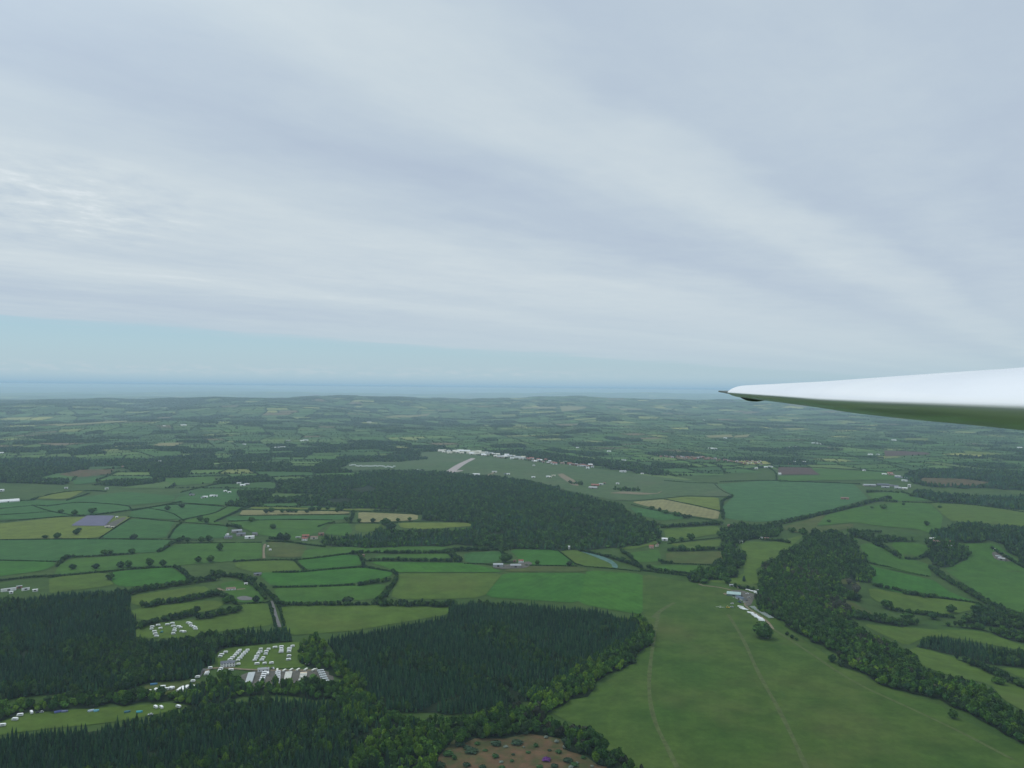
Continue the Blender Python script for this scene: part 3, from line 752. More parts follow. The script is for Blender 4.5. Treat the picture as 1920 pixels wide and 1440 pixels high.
wood('broadleaf_wood', [(562, 1203), (574, 1192), (606, 1194), (626, 1222), (642, 1242), (667, 1282), (722, 1332), (800, 1350), (852, 1361), (852, 1396), (820, 1424), (800, 1500), (760, 1640), (560, 1640), (630, 1440), (676, 1392), (682, 1364), (642, 1322), (618, 1298), (624, 1258), (585, 1252), (565, 1230)],
     'bright leafy belt running down beside the big plantation', [(0.45, 'B', G_LIME, (8, 13), (3.2, 5.2)), (0.4, 'B', G_OAK, (8, 14), (3.6, 5.6)), (0.15, 'C', G_CON, (10, 15), (2, 2.8))])
wood('conifer_plantation', [(613, 1193), (700, 1179), (838, 1153), (845, 1127), (920, 1125), (1080, 1139), (1190, 1151), (1204, 1166), (1203, 1190), (1162, 1224), (1098, 1264), (1030, 1300), (960, 1322), (862, 1342), (722, 1334), (672, 1284), (642, 1240)],
     'big dark spruce plantation bordering the gliding field', [(0.93, *CON[1:]), (0.07, 'B', G_MIX, (9, 13), (2.8, 4))])
wood('broadleaf_belt', [(1192, 1149), (1218, 1166), (1223, 1190), (1206, 1222), (1161, 1262), (1100, 1297), (1036, 1328), (1000, 1343), (978, 1308), (1026, 1282), (1094, 1246), (1156, 1206), (1194, 1172)],
     'rounded broadleaf fringe of the big plantation facing the gliding field', [(0.6, 'B', G_OAK, (8, 13), (3.8, 5.6)), (0.4, 'B', G_LIME, (8, 12), (3.6, 5.2))], 6.6)
wood('broadleaf_wood', [(858, 1348), (930, 1328), (1000, 1320), (1052, 1346), (1122, 1371), (1176, 1403), (1215, 1450), (1250, 1520), (1150, 1480), (1110, 1424), (1062, 1394), (1002, 1374), (930, 1376), (880, 1388), (850, 1404)],
     'dark wood hooked round the brown heath clearing', [(0.5, 'B', G_MIX, (8, 13), (3.4, 5.4)), (0.3, 'B', G_OAK, (7, 12), (3.4, 5.2)), (0.2, 'B', G_BARE * 0.7, (7, 11), (3, 4.6))], 6.8)
SCARP = [(1421, 1096), (1421, 1114), (1419, 1130), (1424, 1140), (1452, 1157), (1472, 1170), (1505, 1192), (1550, 1224), (1575, 1249), (1614, 1260), (1644, 1279), (1702, 1298), (1764, 1319), (1804, 1343), (1864, 1373), (1925, 1396), (2150, 1512),
         (2150, 1400), (1990, 1384), (1920, 1338), (1870, 1320), (1842, 1302), (1820, 1281), (1770, 1269), (1738, 1254), (1702, 1232), (1690, 1211), (1640, 1191), (1614, 1173), (1600, 1165), (1590, 1140), (1614, 1102), (1634, 1080), (1620, 1042), (1606, 1014), (1562, 992), (1520, 999), (1490, 1020), (1452, 1050), (1426, 1070), (1434, 1085)]
wood('broadleaf_wood', [(690, 1322), (760, 1336), (870, 1340), (1000, 1316), (1010, 1340), (930, 1346), (860, 1372), (780, 1362), (700, 1352)],
     'leafy fill between the big plantation and the brown heath', [(0.6, 'B', G_OAK, (7, 12), (3.2, 5)), (0.4, 'B', G_LIME, (7, 11), (3, 4.6))], 6.8)
wood('broadleaf_wood', [(606, 1290), (640, 1284), (674, 1318), (704, 1352), (698, 1388), (666, 1362), (638, 1324)],
     'leafy corner between the lower caravan park and the bright leafy belt', [(0.6, 'B', G_OAK, (7, 12), (3.2, 5)), (0.4, 'B', G_LIME, (7, 11), (3, 4.6))], 6.8)
wood('scarp_wood', SCARP, 'long leafy wood on the scarp along the gliding field', [(0.45, 'B', G_MIX, (7, 13), (3.6, 6.0)), (0.33, 'B', G_OAK, (8, 14), (3.8, 6.2)), (0.14, 'B', G_LIME, (6, 11), (3, 5)), (0.08, 'B', G_BARE, (7, 12), (3, 5))], 7.4,
     holes=[G2([(1572, 1092), (1598, 1082), (1610, 1100), (1602, 1116), (1582, 1110)]), G2([(1572, 1122), (1600, 1131), (1634, 1150), (1590, 1142)])])
wood('valley_wood', [(1606, 1008), (1600, 990), (1640, 996), (1692, 1006), (1740, 1012), (1764, 1010), (1800, 1018), (1802, 1052), (1770, 1064), (1745, 1058), (1750, 1035), (1740, 1020), (1660, 1011), (1640, 1016)],
     'dark leafy wood curving over the head of the valley', [(0.6, 'B', G_MIX, (8, 14), (4, 6.4)), (0.4, 'B', G_OAK, (8, 13), (4, 6))], 8)
wood('hill_wood', [(1766, 990), (1776, 983), (1830, 981), (1920, 989), (1990, 996), (1990, 1090), (1920, 1058), (1885, 1040), (1866, 1017), (1800, 1016), (1762, 1011)],
     'dark wood at the right edge above the stone barn yard', [(0.6, 'B', G_MIX, (9, 15), (4, 6.6)), (0.4, 'C', G_CON, (11, 16), (2.8, 3.8))], 8)
wood('conifer_strip', [(1718, 1206), (1745, 1194), (1770, 1192), (1850, 1207), (1990, 1236), (1990, 1262), (1920, 1252), (1860, 1247), (1800, 1231), (1730, 1214)],
     'dark conifer strip between the curving pastures in the valley', [(0.8, *CON[1:]), (0.2, 'B', G_MIX, (9, 13), (3, 4.4))], 5.6)
wood('valley_belt', [(1600, 1160), (1640, 1166), (1700, 1170), (1760, 1172), (1840, 1180), (1925, 1212), (1990, 1220), (1990, 1190), (1920, 1182), (1840, 1172), (1810, 1170), (1740, 1160), (1690, 1158), (1640, 1150), (1610, 1142)],
     'leafy belt along the valley bottom above the curving pasture', [(0.6, 'B', G_MIX, (7, 12), (3.6, 5.6)), (0.4, 'B', G_OAK, (7, 12), (3.6, 5.6))], 8)
wood('valley_copse', [(1798, 1172), (1810, 1148), (1822, 1136), (1846, 1136), (1880, 1144), (1925, 1156), (1990, 1176), (1990, 1188), (1920, 1182), (1842, 1174)],
     'dark copse right of the lone field oak in the valley', [(1.0, 'B', G_MIX, (9, 14), (4.2, 6.4))], 8)
wood('large_wood', [(560, 948), (600, 928), (618, 905), (660, 888), (700, 880), (800, 880), (900, 889), (985, 898), (1040, 914), (1110, 931), (1170, 950), (1200, 965), (1238, 980), (1242, 1006), (1200, 1020), (1164, 1031),
     (1040, 1029), (950, 1026), (842, 1022), (700, 1024), (618, 1022), (608, 1008), (650, 1001), (680, 999), (722, 990), (752, 991), (800, 993), (889, 988), (885, 979), (790, 976), (786, 965), (700, 953), (600, 949)],
     'very large dark wood covering the valley side below the airfield', [(0.45, 'B', G_MIX, (6, 12), (4.4, 7.4)), (0.3, 'B', G_OAK, (7, 13), (4.4, 7.2)), (0.25, 'C', G_CON, (9, 15), (3.2, 4.4))], 10.2,
     holes=[G2([(640, 920), (690, 912), (720, 918), (680, 926)]), G2([(600, 938), (650, 934), (668, 940), (630, 946)]), G2([(905, 1001), (940, 998), (962, 1003), (930, 1006)]), G2([(1060, 955), (1085, 952), (1096, 957), (1072, 960)])])
wood('hamlet_trees', [(1346, 990), (1380, 980), (1440, 984), (1484, 988), (1446, 1006), (1392, 1012), (1372, 1030), (1396, 1040), (1395, 1056), (1376, 1070), (1392, 1081), (1332, 1084), (1310, 1092), (1296, 1088), (1322, 1062), (1352, 1048), (1362, 1040), (1354, 1008)],
     'thick trees round the hamlet behind the hangars', [(0.6, 'B', G_MIX, (8, 13), (4, 6)), (0.4, 'B', G_OAK, (8, 13), (4, 6))], 8)
wood('airfield_copse', [(700, 863), (712, 852), (750, 850), (790, 851), (796, 862), (720, 867)], 'dark copse left of the runway end', [(0.5, 'B', G_MIX, (10, 16), (6, 8.5)), (0.5, 'C', G_CON, (12, 17), (4.5, 6))], 13)
wood('airfield_copse', [(652, 862), (656, 854), (677, 855), (678, 863)], 'small dark copse farthest left on the airfield edge', [(1.0, 'B', G_MIX, (10, 16), (6, 8.5))], 13)
wood('airfield_copse', [(947, 905), (960, 899), (1003, 901), (1002, 905), (962, 906)], 'low copse above the small bright green corner', [(1.0, 'B', G_MIX, (9, 14), (5, 7))], 11)
wood('airfield_copse', [(1062, 905), (1068, 902), (1092, 905), (1090, 909), (1070, 908)], 'small copse in the middle of the airfield', [(1.0, 'B', G_MIX, (9, 14), (5, 7))], 11)
wood('airfield_copse', [(1152, 918), (1162, 913), (1212, 915), (1208, 922), (1165, 922)], 'long copse beside the curved sandy track', [(1.0, 'B', G_MIX, (9, 14), (5, 7))], 11)
wood('airfield_copse', [(1140, 948), (1150, 941), (1175, 941), (1178, 948), (1150, 950)], 'dark copse left of the pale hay field', [(1.0, 'B', G_MIX, (9, 14), (5, 7))], 11)
wood('far_wood', [(-60, 866), (0, 858), (80, 855), (150, 858), (200, 866), (205, 874), (120, 878), (0, 878), (-60, 880)], 'dark long wood in the left middle distance', [(0.6, 'C', G_CON, (13, 18), (6, 8)), (0.4, 'B', G_MIX, (11, 16), (7, 9))], 17)
wood('far_wood', [(1700, 930), (1735, 918), (1760, 922), (1850, 928), (1990, 932), (1990, 968), (1920, 960), (1830, 946), (1745, 940)], 'dark wood at the right edge above the long pale field', [(0.5, 'B', G_MIX, (10, 16), (6, 8)), (0.5, 'C', G_CON, (12, 17), (5, 7))], 13)
wood('far_wood', [(1690, 898), (1720, 880), (1800, 876), (1990, 890), (1990, 926), (1860, 916), (1740, 914)], 'dark wood wrapping the brown felled clearing', [(0.5, 'B', G_MIX, (10, 16), (6.5, 9)), (0.5, 'C', G_CON, (12, 17), (5, 7))], 15,
     holes=[G2([(1730, 896), (1800, 898), (1860, 905), (1840, 912), (1760, 911), (1722, 905)])])
wood('far_wood', [(900, 848), (960, 842), (1050, 850), (1140, 862), (1200, 868), (1240, 878), (1260, 893), (1200, 887), (1110, 871), (1000, 860)], 'dark wood behind the airfield buildings', [(1.0, 'B', G_MIX, (10, 16), (7, 9.5))], 17)
# ------------------------------------------------------------------ labels that single one thing out
LM = [((440, 1240), 'the white clubhouse'), ((432, 1102), 'the white bungalow'), ((450, 1000), 'the farm hamlet'), ((580, 1008), 'the red roofed farm'),
      ((185, 978), 'the solar rows'), ((30, 1105), 'the poultry sheds'), ((935, 1057), 'the grey barns'), ((1375, 1112), 'the hangars'),
      ((1430, 1180), 'the big lone oak'), ((1246, 1010), 'the pale barn'), ((1387, 1016), 'the white cottage'), ((1222, 1025), 'the pink cottage'),
      ((728, 968), 'the square hay field'), ((1270, 950), 'the large hay field'), ((1490, 945), 'the big blue green field'), ((1870, 1045), 'the stone barn yard'),
      ((1760, 1012), 'the valley farm'), ((1665, 912), 'the long grey sheds'), ((1498, 882), 'the dark red field'), ((860, 875), 'the runway'), ((1340, 862), 'the brick village'),
      ((1000, 1410), 'the brown heath'), ((920, 1230), 'the big plantation'), ((320, 1180), 'the upper caravan field'), ((540, 1270), 'the lower caravan park'),
      ((170, 1345), 'the camping field'), ((550, 960), 'the long hay strip'), ((110, 928), 'the small yellow field'), ((90, 995), 'the yellow crop field'),
      ((600, 1160), 'the long olive field'), ((1000, 1100), 'the bright crop field'), ((1120, 1045), 'the blue crop covers'), ((516, 1150), 'the straight lane'),
      ((1780, 1140), 'the lone field oak'), ((1820, 1220), 'the conifer strip'), ((1700, 1120), 'the lower valley field'), ((1115, 910), 'the red roofed airfield farm'),
      ((20, 940), 'the white polytunnel'), ((1590, 1170), 'the scarp landslip'), ((750, 870), 'the airfield caravans'), ((950, 970), 'the large wood'), ((1700, 960), 'the long road field')]
USED = set()
ORD = ['', 'second ', 'third ', 'fourth ', 'fifth ', 'sixth ', 'seventh ', 'eighth ', 'ninth ', 'tenth ', 'eleventh ', 'twelfth ', 'thirteenth ', 'fourteenth ', 'fifteenth ']
def relation(p, q):
    dx, dy = p[0] - q[0], (p[1] - q[1]) * 2.2
    dist = math.hypot(dx, dy)
    near = 'just ' if dist < 45 else '' if dist < 150 else 'well '
    if abs(dx) > abs(dy): return near + ('right of ' if dx > 0 else 'left of '), dist
    return near + ('in front of ' if dy > 0 else 'beyond '), dist
def where(phrase, p):
    c = sorted(((relation(p, q), nm) for q, nm in LM), key=lambda t: t[0][1])
    for k in range(3):
        (rel, _), nm = c[k]
        s = f'{phrase} {rel}{nm}'
        if s not in USED and len(s.split()) <= 16: USED.add(s); return s
    for k in range(3):
        for j in range(3):
            if j == k: continue
            s = f'{phrase} {c[k][0][0]}{c[k][1]} and {c[j][0][0]}{c[j][1]}'
            if s not in USED and len(s.split()) <= 16: USED.add(s); return s
    for o in ORD[1:]:
        for k in range(3):
            s = f'{o}{phrase} {c[k][0][0]}{c[k][1]}'
            if s not in USED and len(s.split()) <= 16: USED.add(s); return s
    return f'{phrase} {c[0][0][0]}{c[0][1]}'

# ------------------------------------------------------------------ hedges
HEDGES = [
 ('s', [(-40, 1013), (0, 1012), (180, 1010.5), (320, 1012), (400, 1013)]), ('s', [(-40, 1049), (0, 1050.5), (105, 1053)]),
 ('t', [(106, 1060), (116, 1052), (125, 1044), (140, 1042)]), ('m', [(140, 1043), (178, 1042), (210, 1040), (248, 1037.5)]),
 ('t', [(296, 1034), (306, 1030), (318, 1021), (330, 1013), (346, 1009)]), ('m', [(-30, 1090), (0, 1088), (40, 1083), (92, 1079), (110, 1080)]),
 ('m', [(92, 1081), (150, 1075.5), (200, 1071), (255, 1065), (320, 1062.5)]), ('t', [(325, 1061), (340, 1069), (354, 1082), (364, 1088)]),
 ('T', [(243, 1111), (270, 1105), (300, 1100), (330, 1095), (364, 1089), (405, 1084)]), ('T', [(272, 1136), (300, 1130), (350, 1123), (385, 1116), (408, 1111)]),
 ('T', [(254, 1175), (285, 1165), (310, 1160), (330, 1156), (354, 1151), (362, 1147)]), ('T', [(374, 1157), (400, 1153), (430, 1147), (447, 1141)]),
 ('s', [(-40, 980), (0, 978.5), (60, 973), (115, 968), (146, 966.5)]), ('m', [(146, 967), (165, 966), (185, 964), (230, 958), (270, 953), (300, 948), (340, 940)]),
 ('s', [(240, 969), (285, 974), (340, 979), (400, 983), (428, 987)]), ('m', [(340, 980), (327, 990), (316, 1008)]), ('s', [(187, 1009), (210, 993), (235, 977), (245, 971)]),
 ('s', [(331, 1018.5), (400, 1018), (490, 1016.5)]), ('t', [(425, 984), (440, 986), (452, 991)]), ('m', [(500, 1014), (545, 1016), (575, 1020), (610, 1024)]),
 ('m', [(438, 1052), (500, 1049), (550, 1049)]), ('m', [(550, 1049.5), (600, 1044.5), (640, 1039), (665, 1037)]), ('t', [(662, 1037), (690, 1034), (730, 1035), (790, 1036), (842, 1035)]),
 ('t', [(684, 1050), (740, 1049), (800, 1051), (860, 1052)]), ('m', [(512, 1072), (560, 1072), (590, 1069), (640, 1065), (682, 1062), (712, 1067), (736, 1071)]),
 ('t', [(675, 1040), (679, 1050), (683, 1062)]), ('m', [(552, 1050), (560, 1058), (572, 1069)]), ('m', [(512, 1100), (560, 1100), (592, 1099)]), ('m', [(600, 1098.5), (640, 1097), (664, 1096)]),
 ('t', [(672, 1096), (700, 1092), (730, 1087)]), ('t', [(737, 1070), (746, 1080), (739, 1092), (727, 1106), (716, 1120), (706, 1129)]), ('t', [(520, 1133), (560, 1132.5), (620, 1132), (686, 1132)]),
 ('T', [(690, 1131), (720, 1130), (742, 1132)]), ('T', [(748, 1133), (780, 1132), (812, 1133), (838, 1134), (848, 1130)]), ('m', [(504, 1127), (509, 1142), (514, 1162), (517, 1174)]),
 ('m', [(521, 1128), (527, 1150), (532, 1172)]), ('t', [(489, 1096), (500, 1106), (508, 1118), (520, 1128)]), ('T', [(398, 1074), (430, 1078), (458, 1081), (474, 1090)]),
 ('t', [(458, 1082), (474, 1094), (486, 1106), (498, 1120)]), ('t', [(404, 1110), (425, 1119), (443, 1130)]), ('s', [(445, 1133), (475, 1131), (505, 1129)]),
 ('s', [(428, 977), (500, 974.5), (560, 973.5), (622, 975)]), ('m', [(596, 987), (612, 981), (628, 978)]), ('s', [(618, 981), (660, 980.5), (720, 981), (790, 976.5), (866, 977.5)]),
 ('t', [(662, 958), (661, 966), (657, 978)]), ('s', [(402, 978), (428, 967), (452, 957), (470, 950)]), ('s', [(448, 966.5), (550, 964.5), (655, 964)]), ('s', [(456, 955.5), (560, 955), (670, 959)]),
 ('s', [(672, 959), (720, 960), (786, 964.5)]), ('t', [(505, 1009), (522, 1010), (540, 1011)]), ('T', [(840, 1031), (880, 1030), (920, 1028), (952, 1029)]),
 ('t', [(932, 1022), (940, 1032), (947, 1044)]), ('T', [(842, 1034), (850, 1042), (862, 1050)]), ('s', [(872, 1056.5), (905, 1057), (925, 1060)]), ('s', [(985, 1059.5), (1030, 1060.5), (1082, 1061)]),
 ('s', [(1044, 1030), (1062, 1044), (1084, 1061), (1140, 1065), (1202, 1071)]), ('t', [(1086, 1031), (1120, 1038), (1158, 1048), (1190, 1058), (1204, 1064)]),
 ('m', [(1202, 1068), (1250, 1074), (1300, 1080)]), ('t', [(1214, 1062), (1232, 1068), (1262, 1072)]), ('m', [(1264, 1071), (1290, 1074), (1310, 1078)]), ('t', [(1164, 1032), (1180, 1041), (1192, 1056)]),
 ('s', [(1252, 1019), (1300, 1013), (1348, 1008)]), ('t', [(1252, 1031), (1290, 1032), (1330, 1029), (1364, 1030)]), ('s', [(1240, 1056), (1290, 1057), (1346, 1060)]),
 ('t', [(1236, 1050), (1246, 1053), (1262, 1054)]), ('s', [(1340, 908), (1350, 918), (1373, 929)]), ('t', [(1374, 930), (1354, 937), (1353, 950), (1357, 972)]),
 ('T', [(1240, 987), (1290, 984), (1350, 981)]), ('T', [(1440, 984), (1480, 976), (1540, 963), (1600, 949), (1640, 938), (1668, 933)]), ('s', [(1184, 946), (1220, 955), (1260, 964), (1300, 970), (1346, 977)]),
 ('s', [(1245, 936), (1300, 946), (1350, 959)]), ('m', [(1246, 901), (1300, 905), (1345, 906)]), ('m', [(1350, 903), (1440, 900), (1520, 904), (1612, 907)]), ('t', [(1378, 1099), (1392, 1102), (1406, 1103), (1419, 1105)]),
 ('t', [(1428, 1011), (1458, 1013), (1482, 1017)]), ('T', [(1746, 1064), (1762, 1078), (1792, 1094), (1822, 1112), (1852, 1130), (1884, 1144), (1930, 1164)]), ('T', [(1640, 1019), (1664, 1028), (1686, 1044)]),
 ('t', [(1698, 1047), (1722, 1047), (1746, 1037)]), ('m', [(1624, 1053), (1644, 1058), (1664, 1062)]), ('s', [(1664, 1062), (1700, 1072), (1742, 1080)]), ('t', [(1638, 1096), (1680, 1105), (1700, 1110)]),
 ('T', [(1700, 1112), (1724, 1114), (1748, 1118)]), ('m', [(1748, 1119), (1772, 1121), (1836, 1130)]), ('t', [(1672, 1141), (1720, 1149), (1790, 1157)]), ('m', [(1692, 941), (1740, 942), (1800, 944), (1850, 949), (1940, 963)]),
 ('T', [(1800, 1235), (1840, 1249), (1880, 1266), (1940, 1296)]), ('t', [(1858, 1026), (1886, 1044), (1930, 1068)]), ('t', [(1604, 1000), (1620, 995), (1650, 997)]), ('m', [(-40, 938), (60, 939), (72, 932)]),
 ('m', [(58, 936), (110, 923), (160, 919), (200, 921)]), ('m', [(125, 938), (145, 932), (168, 924)]), ('s', [(-40, 958), (62, 947), (85, 948)]), ('s', [(60, 947), (90, 958), (142, 967)]), ('s', [(-40, 967), (40, 963), (98, 959)]),
 ('s', [(88, 949), (150, 940.5), (240, 947), (248, 957)]), ('m', [(248, 957), (330, 943), (420, 949)]), ('s', [(336, 976), (370, 968), (404, 962), (426, 950)]), ('s', [(274, 952), (320, 960), (345, 976)]),
 ('m', [(455, 952), (442, 960), (402, 978)]), ('t', [(1622, 940), (1650, 938), (1680, 940)]), ('t', [(1625, 922), (1650, 920), (1685, 923)]), ('t', [(1690, 922), (1720, 930), (1750, 938)]),
 ('s', [(1460, 903), (1560, 904), (1612, 907)]), ('m', [(1440, 876), (1455, 884), (1456, 900)]), ('m', [(1455, 875), (1560, 877), (1660, 884)]),
 ('T', [(1440, 848), (1540, 853), (1656, 858)]), ('t', [(700, 957), (760, 958), (786, 963)]),
]
HSTY = {'s': (2.2, (1.5, 2.0), (2.2, 3.2), 0.4, 'S1'), 'm': (3.0, (2.0, 3.2), (3.0, 5.5), 1.0, 'S1'), 't': (4.2, (3.0, 5.0), (5.5, 10.0), 2.4, 'B1'), 'T': (4.4, (3.6, 5.6), (7.0, 12.0), 6.0, 'B1')}
HLOOK = {'s': 'thin clipped dark hedge', 'm': 'bushy green hedge', 't': 'tall hedge of trees', 'T': 'thick dark tree belt'}
HNAME = {'s': 'hedge', 'm': 'hedge', 't': 'hedgerow', 'T': 'tree_belt'}
def hedge_rows(W, sty):
    sp, rr, hr, wob, lod = HSTY[sty]
    W = smooth_open(W, 1)
    seg = np.hypot(*np.diff(W, axis=0).T); L = np.concatenate([[0], np.cumsum(seg)])
    d = np.hypot(*W.mean(0)); k = max(1.0, d / 2600)
    n = max(3, int(L[-1] / (sp * k)))
    t = np.linspace(0, L[-1], n) + rng.uniform(-.4, .4, n) * sp * k
    P = np.stack([np.interp(t, L, W[:, 0]), np.interp(t, L, W[:, 1])], 1)
    if sty == 'T': P = np.concatenate([P, P + rng.uniform(-.5, .5, P.shape)])
    P = P + rng.normal(size=P.shape) * wob * .6
    # hedges have gaps and grow out unevenly along their length
    g = 0.5 + 0.5 * np.sin(np.arange(len(P)) * 0.19 + rng.uniform(0, 6)) * np.sin(np.arange(len(P)) * .057 + rng.uniform(0, 6))
    keep = rng.uniform(0, 1, len(P)) > (0.04 + (0.12 * (g < .2) if sty in 'mt' else 0))
    P, g = P[keep], g[keep]
    hs = hr[0] + (hr[1] - hr[0]) * np.clip(g * .7 + rng.uniform(-.2, .5, len(P)), 0, 1); rs = rng.uniform(*rr, len(P)) * (.8 + .35 * g) * k ** .4
    if sty in 'mtT':      # the low continuous body of the hedge under the taller growth
        n2 = max(3, int(L[-1] / (2.6 * k))); t2 = np.linspace(0, L[-1], n2)
        P2 = np.stack([np.interp(t2, L, W[:, 0]), np.interp(t2, L, W[:, 1])], 1) + rng.normal(size=(n2, 2)) * .5
        P = np.concatenate([P, P2]); hs = np.concatenate([hs, rng.uniform(2.2, 3.6, n2)]); rs = np.concatenate([rs, rng.uniform(1.9, 2.6, n2) * k ** .4])
    pal = G_HEDGE if sty in 's' else G_MIX if sty == 'T' else np.concatenate([G_MIX, G_HEDGE])
    return lod if d < 2300 else {'S1': 'B2', 'B1': 'B2'}[lod], onland(P) - np.array([0, 0, .25]), hs, rs, pick(pal, len(P))
for sty, px in HEDGES:
    q = np.asarray(px, float); dd = np.hypot(*G2(px).T); q[:, 1] += {'s': 1, 'm': 2, 't': 3.2, 'T': 4.2}[sty] * FPX / dd * .8
    W = G2(q)
    lod, P, hs, rs, c = hedge_rows(W, sty)
    V, F, C = bake(lod, P, hs, rs, c)
    o0 = P.mean(0); V = V - o0
    o = mk(HNAME[sty], V, F, FOL, cols=C); o.location = o0
    mid = np.mean(px, 0)
    ext = np.ptp(np.array(px), axis=0)
    lng = 'long ' if ext[0] > 110 else 'short ' if max(ext) < 30 else ''
    tag(o, where(lng + HLOOK[sty], mid), 'hedge' if sty in 'sm' else 'tree row', 'hedges and tree rows between the fields')

# ------------------------------------------------------------------ single trees
OAKM = []
for s in range(6):
    for q in range(2):
        c = (G_OAK if q == 0 else G_MIX)[(s + q) % 5]
        v, f, t = broadleaf(200 + s, 2, 210, .23, trunk=False)
        v = v.copy(); v[:, 2] = v[:, 2] * .95 + .05
        OAKM.append(mk('crown', v, f, FOL, cols=np.asarray(c)[None] * np.maximum(t, .1)[:, None], link=False))
def limb_mesh():
    """tapered trunk forking into four limbs, unit height"""
    V, F = [], []; n = 0
    def tube(a, b, ra, rb):
        nonlocal n
        a, b = np.array(a), np.array(b); d = b - a; d = d / np.linalg.norm(d)
        u = np.cross(d, (.3, .9, .1)); u /= np.linalg.norm(u); w = np.cross(d, u)
        t = np.arange(6) * math.pi / 3
        ring = np.cos(t)[:, None] * u + np.sin(t)[:, None] * w
        V.extend([a + ring * ra, b + ring * rb]); i = np.arange(6)
        F.append(np.stack([n + i, n + (i + 1) % 6, n + 6 + (i + 1) % 6, n + 6 + i], 1)); n += 12
    tube((0, 0, -.02), (0, 0, .3), .085, .055)
    for k in range(5):
        a = k * 1.257 + .3
        tube((0, 0, .26), (.42 * math.cos(a), .42 * math.sin(a), .55 + .08 * (k % 2)), .045, .015)
    return mk('trunk', np.concatenate(V), np.concatenate(F), plain('bark', (0.06, 0.05, 0.038), 0.9, 0.1, 0.3, 4), link=False)
TRUNKM = limb_mesh()
def field_tree(px, h, r, label=None, name='broadleaf_tree', phrase='rounded green tree', at=None, group='single trees standing in fields and hedges'):
    p = ground([px])[0]
    o = empty(name, p, rng.uniform(0, 6.28)); o.scale = (r * 1.12, r * 1.12, h * 1.2)
    tag(o, label or where(phrase, px), 'tree', group)
    inst('crown', OAKM[int(rng.integers(len(OAKM)))], o); inst('trunk', TRUNKM, o)
    return o
field_tree((1431, 1196), 20, 14, 'big round lone oak on the gliding field below the white trailer row')
field_tree((1783, 1148), 13, 8.5, 'lone round field oak standing in the lower valley field')
for px, h, r in [((107, 1009), 12, 8), ((143, 1002), 12, 8), ((148, 996), 8, 6), ((84, 1008.5), 6, 7), ((251, 1011), 11, 8.5), ((206, 1086), 11, 8), ((281, 1061), 14, 9), ((305, 1061), 11, 7), ((226, 1064), 11, 8),
                 ((241, 1063), 12, 8), ((180, 1066), 9, 7), ((136, 1067), 9, 7), ((196, 1039), 9, 8), ((207, 1038), 8, 7), ((247, 1037), 9, 8), ((372, 1054), 11, 7), ((394, 1053), 12, 8), ((337, 1015), 10, 8), ((352, 1016), 10, 8),
                 ((377, 1016), 11, 8), ((392, 1015), 13, 9), ((412, 1032), 15, 8), ((140, 965), 12, 9), ((114, 962), 10, 8), ((172, 962), 13, 11), ((341, 952), 12, 9), ((314, 956), 11, 9), ((376, 977), 12, 8), ((387, 980), 12, 8),
                 ((471, 978), 11, 8), ((512, 991), 11, 8), ((499, 962), 12, 8), ((508, 960), 12, 10), ((529, 961), 10, 7), ((541, 960), 9, 8), ((547, 960), 9, 8), ((555, 961), 8, 6), ((575, 961), 8, 6), ((585, 958), 12, 10), ((598, 956), 10, 8),
                 ((614, 955), 10, 8), ((632, 960), 10, 7), ((640, 957), 11, 9), ((650, 977), 10, 7), ((673, 979), 9, 6), ((699, 979), 10, 7), ((722, 984), 16, 13), ((733, 992), 15, 13), ((746, 977), 8, 6), ((768, 976), 9, 6), ((525, 1012), 15, 9), ((537, 1013), 16, 9),
                 ((1007, 1058), 8, 5), ((1068, 1060), 8, 6.5), ((948, 1053), 16, 13), ((1222, 955), 9, 8), ((1237, 959), 11, 5), ((1248, 963), 11, 9), ((1266, 967), 11, 7), ((1273, 968), 11, 8), ((1284, 971), 10, 9), ((1292, 971), 9, 8), ((1296, 1013), 14, 10), ((1278, 1015), 10, 7),
                 ((1261, 1017), 11, 9), ((1350, 1006), 12, 10), ((1279, 1032), 12, 10), ((1310, 1031), 10, 8), ((1486, 998), 12, 10), ((1506, 1003), 16, 12), ((1528, 1001), 14, 9), ((1364, 1094), 11, 8), ((1657, 954), 13, 10), ((1635, 953), 6, 6), ((1694, 947), 6, 5),
                 ((1762, 952), 7, 7), ((1738, 985), 11, 9), ((1554, 979), 7, 6), ((1836, 1152), 18, 14), ((1662, 1140), 14, 11), ((1700, 1163), 13, 11), ((1750, 1160), 11, 9), ((1476, 1191), 5, 3), ((1485, 1197), 5, 3), ((1494, 1201), 4, 2.6), ((1560, 1241), 9, 6), ((1576, 1248), 7, 5),
                 ((1786, 1347), 9, 5), ((1872, 1283), 9, 9), ((1320, 1093), 7, 9), ((1236, 1018), 8, 7), ((1167, 1052), 8, 8), ((652, 1131), 10, 9), ((424, 1130), 9, 7), ((480, 1129), 10, 6),]:
    field_tree(px, h, r)
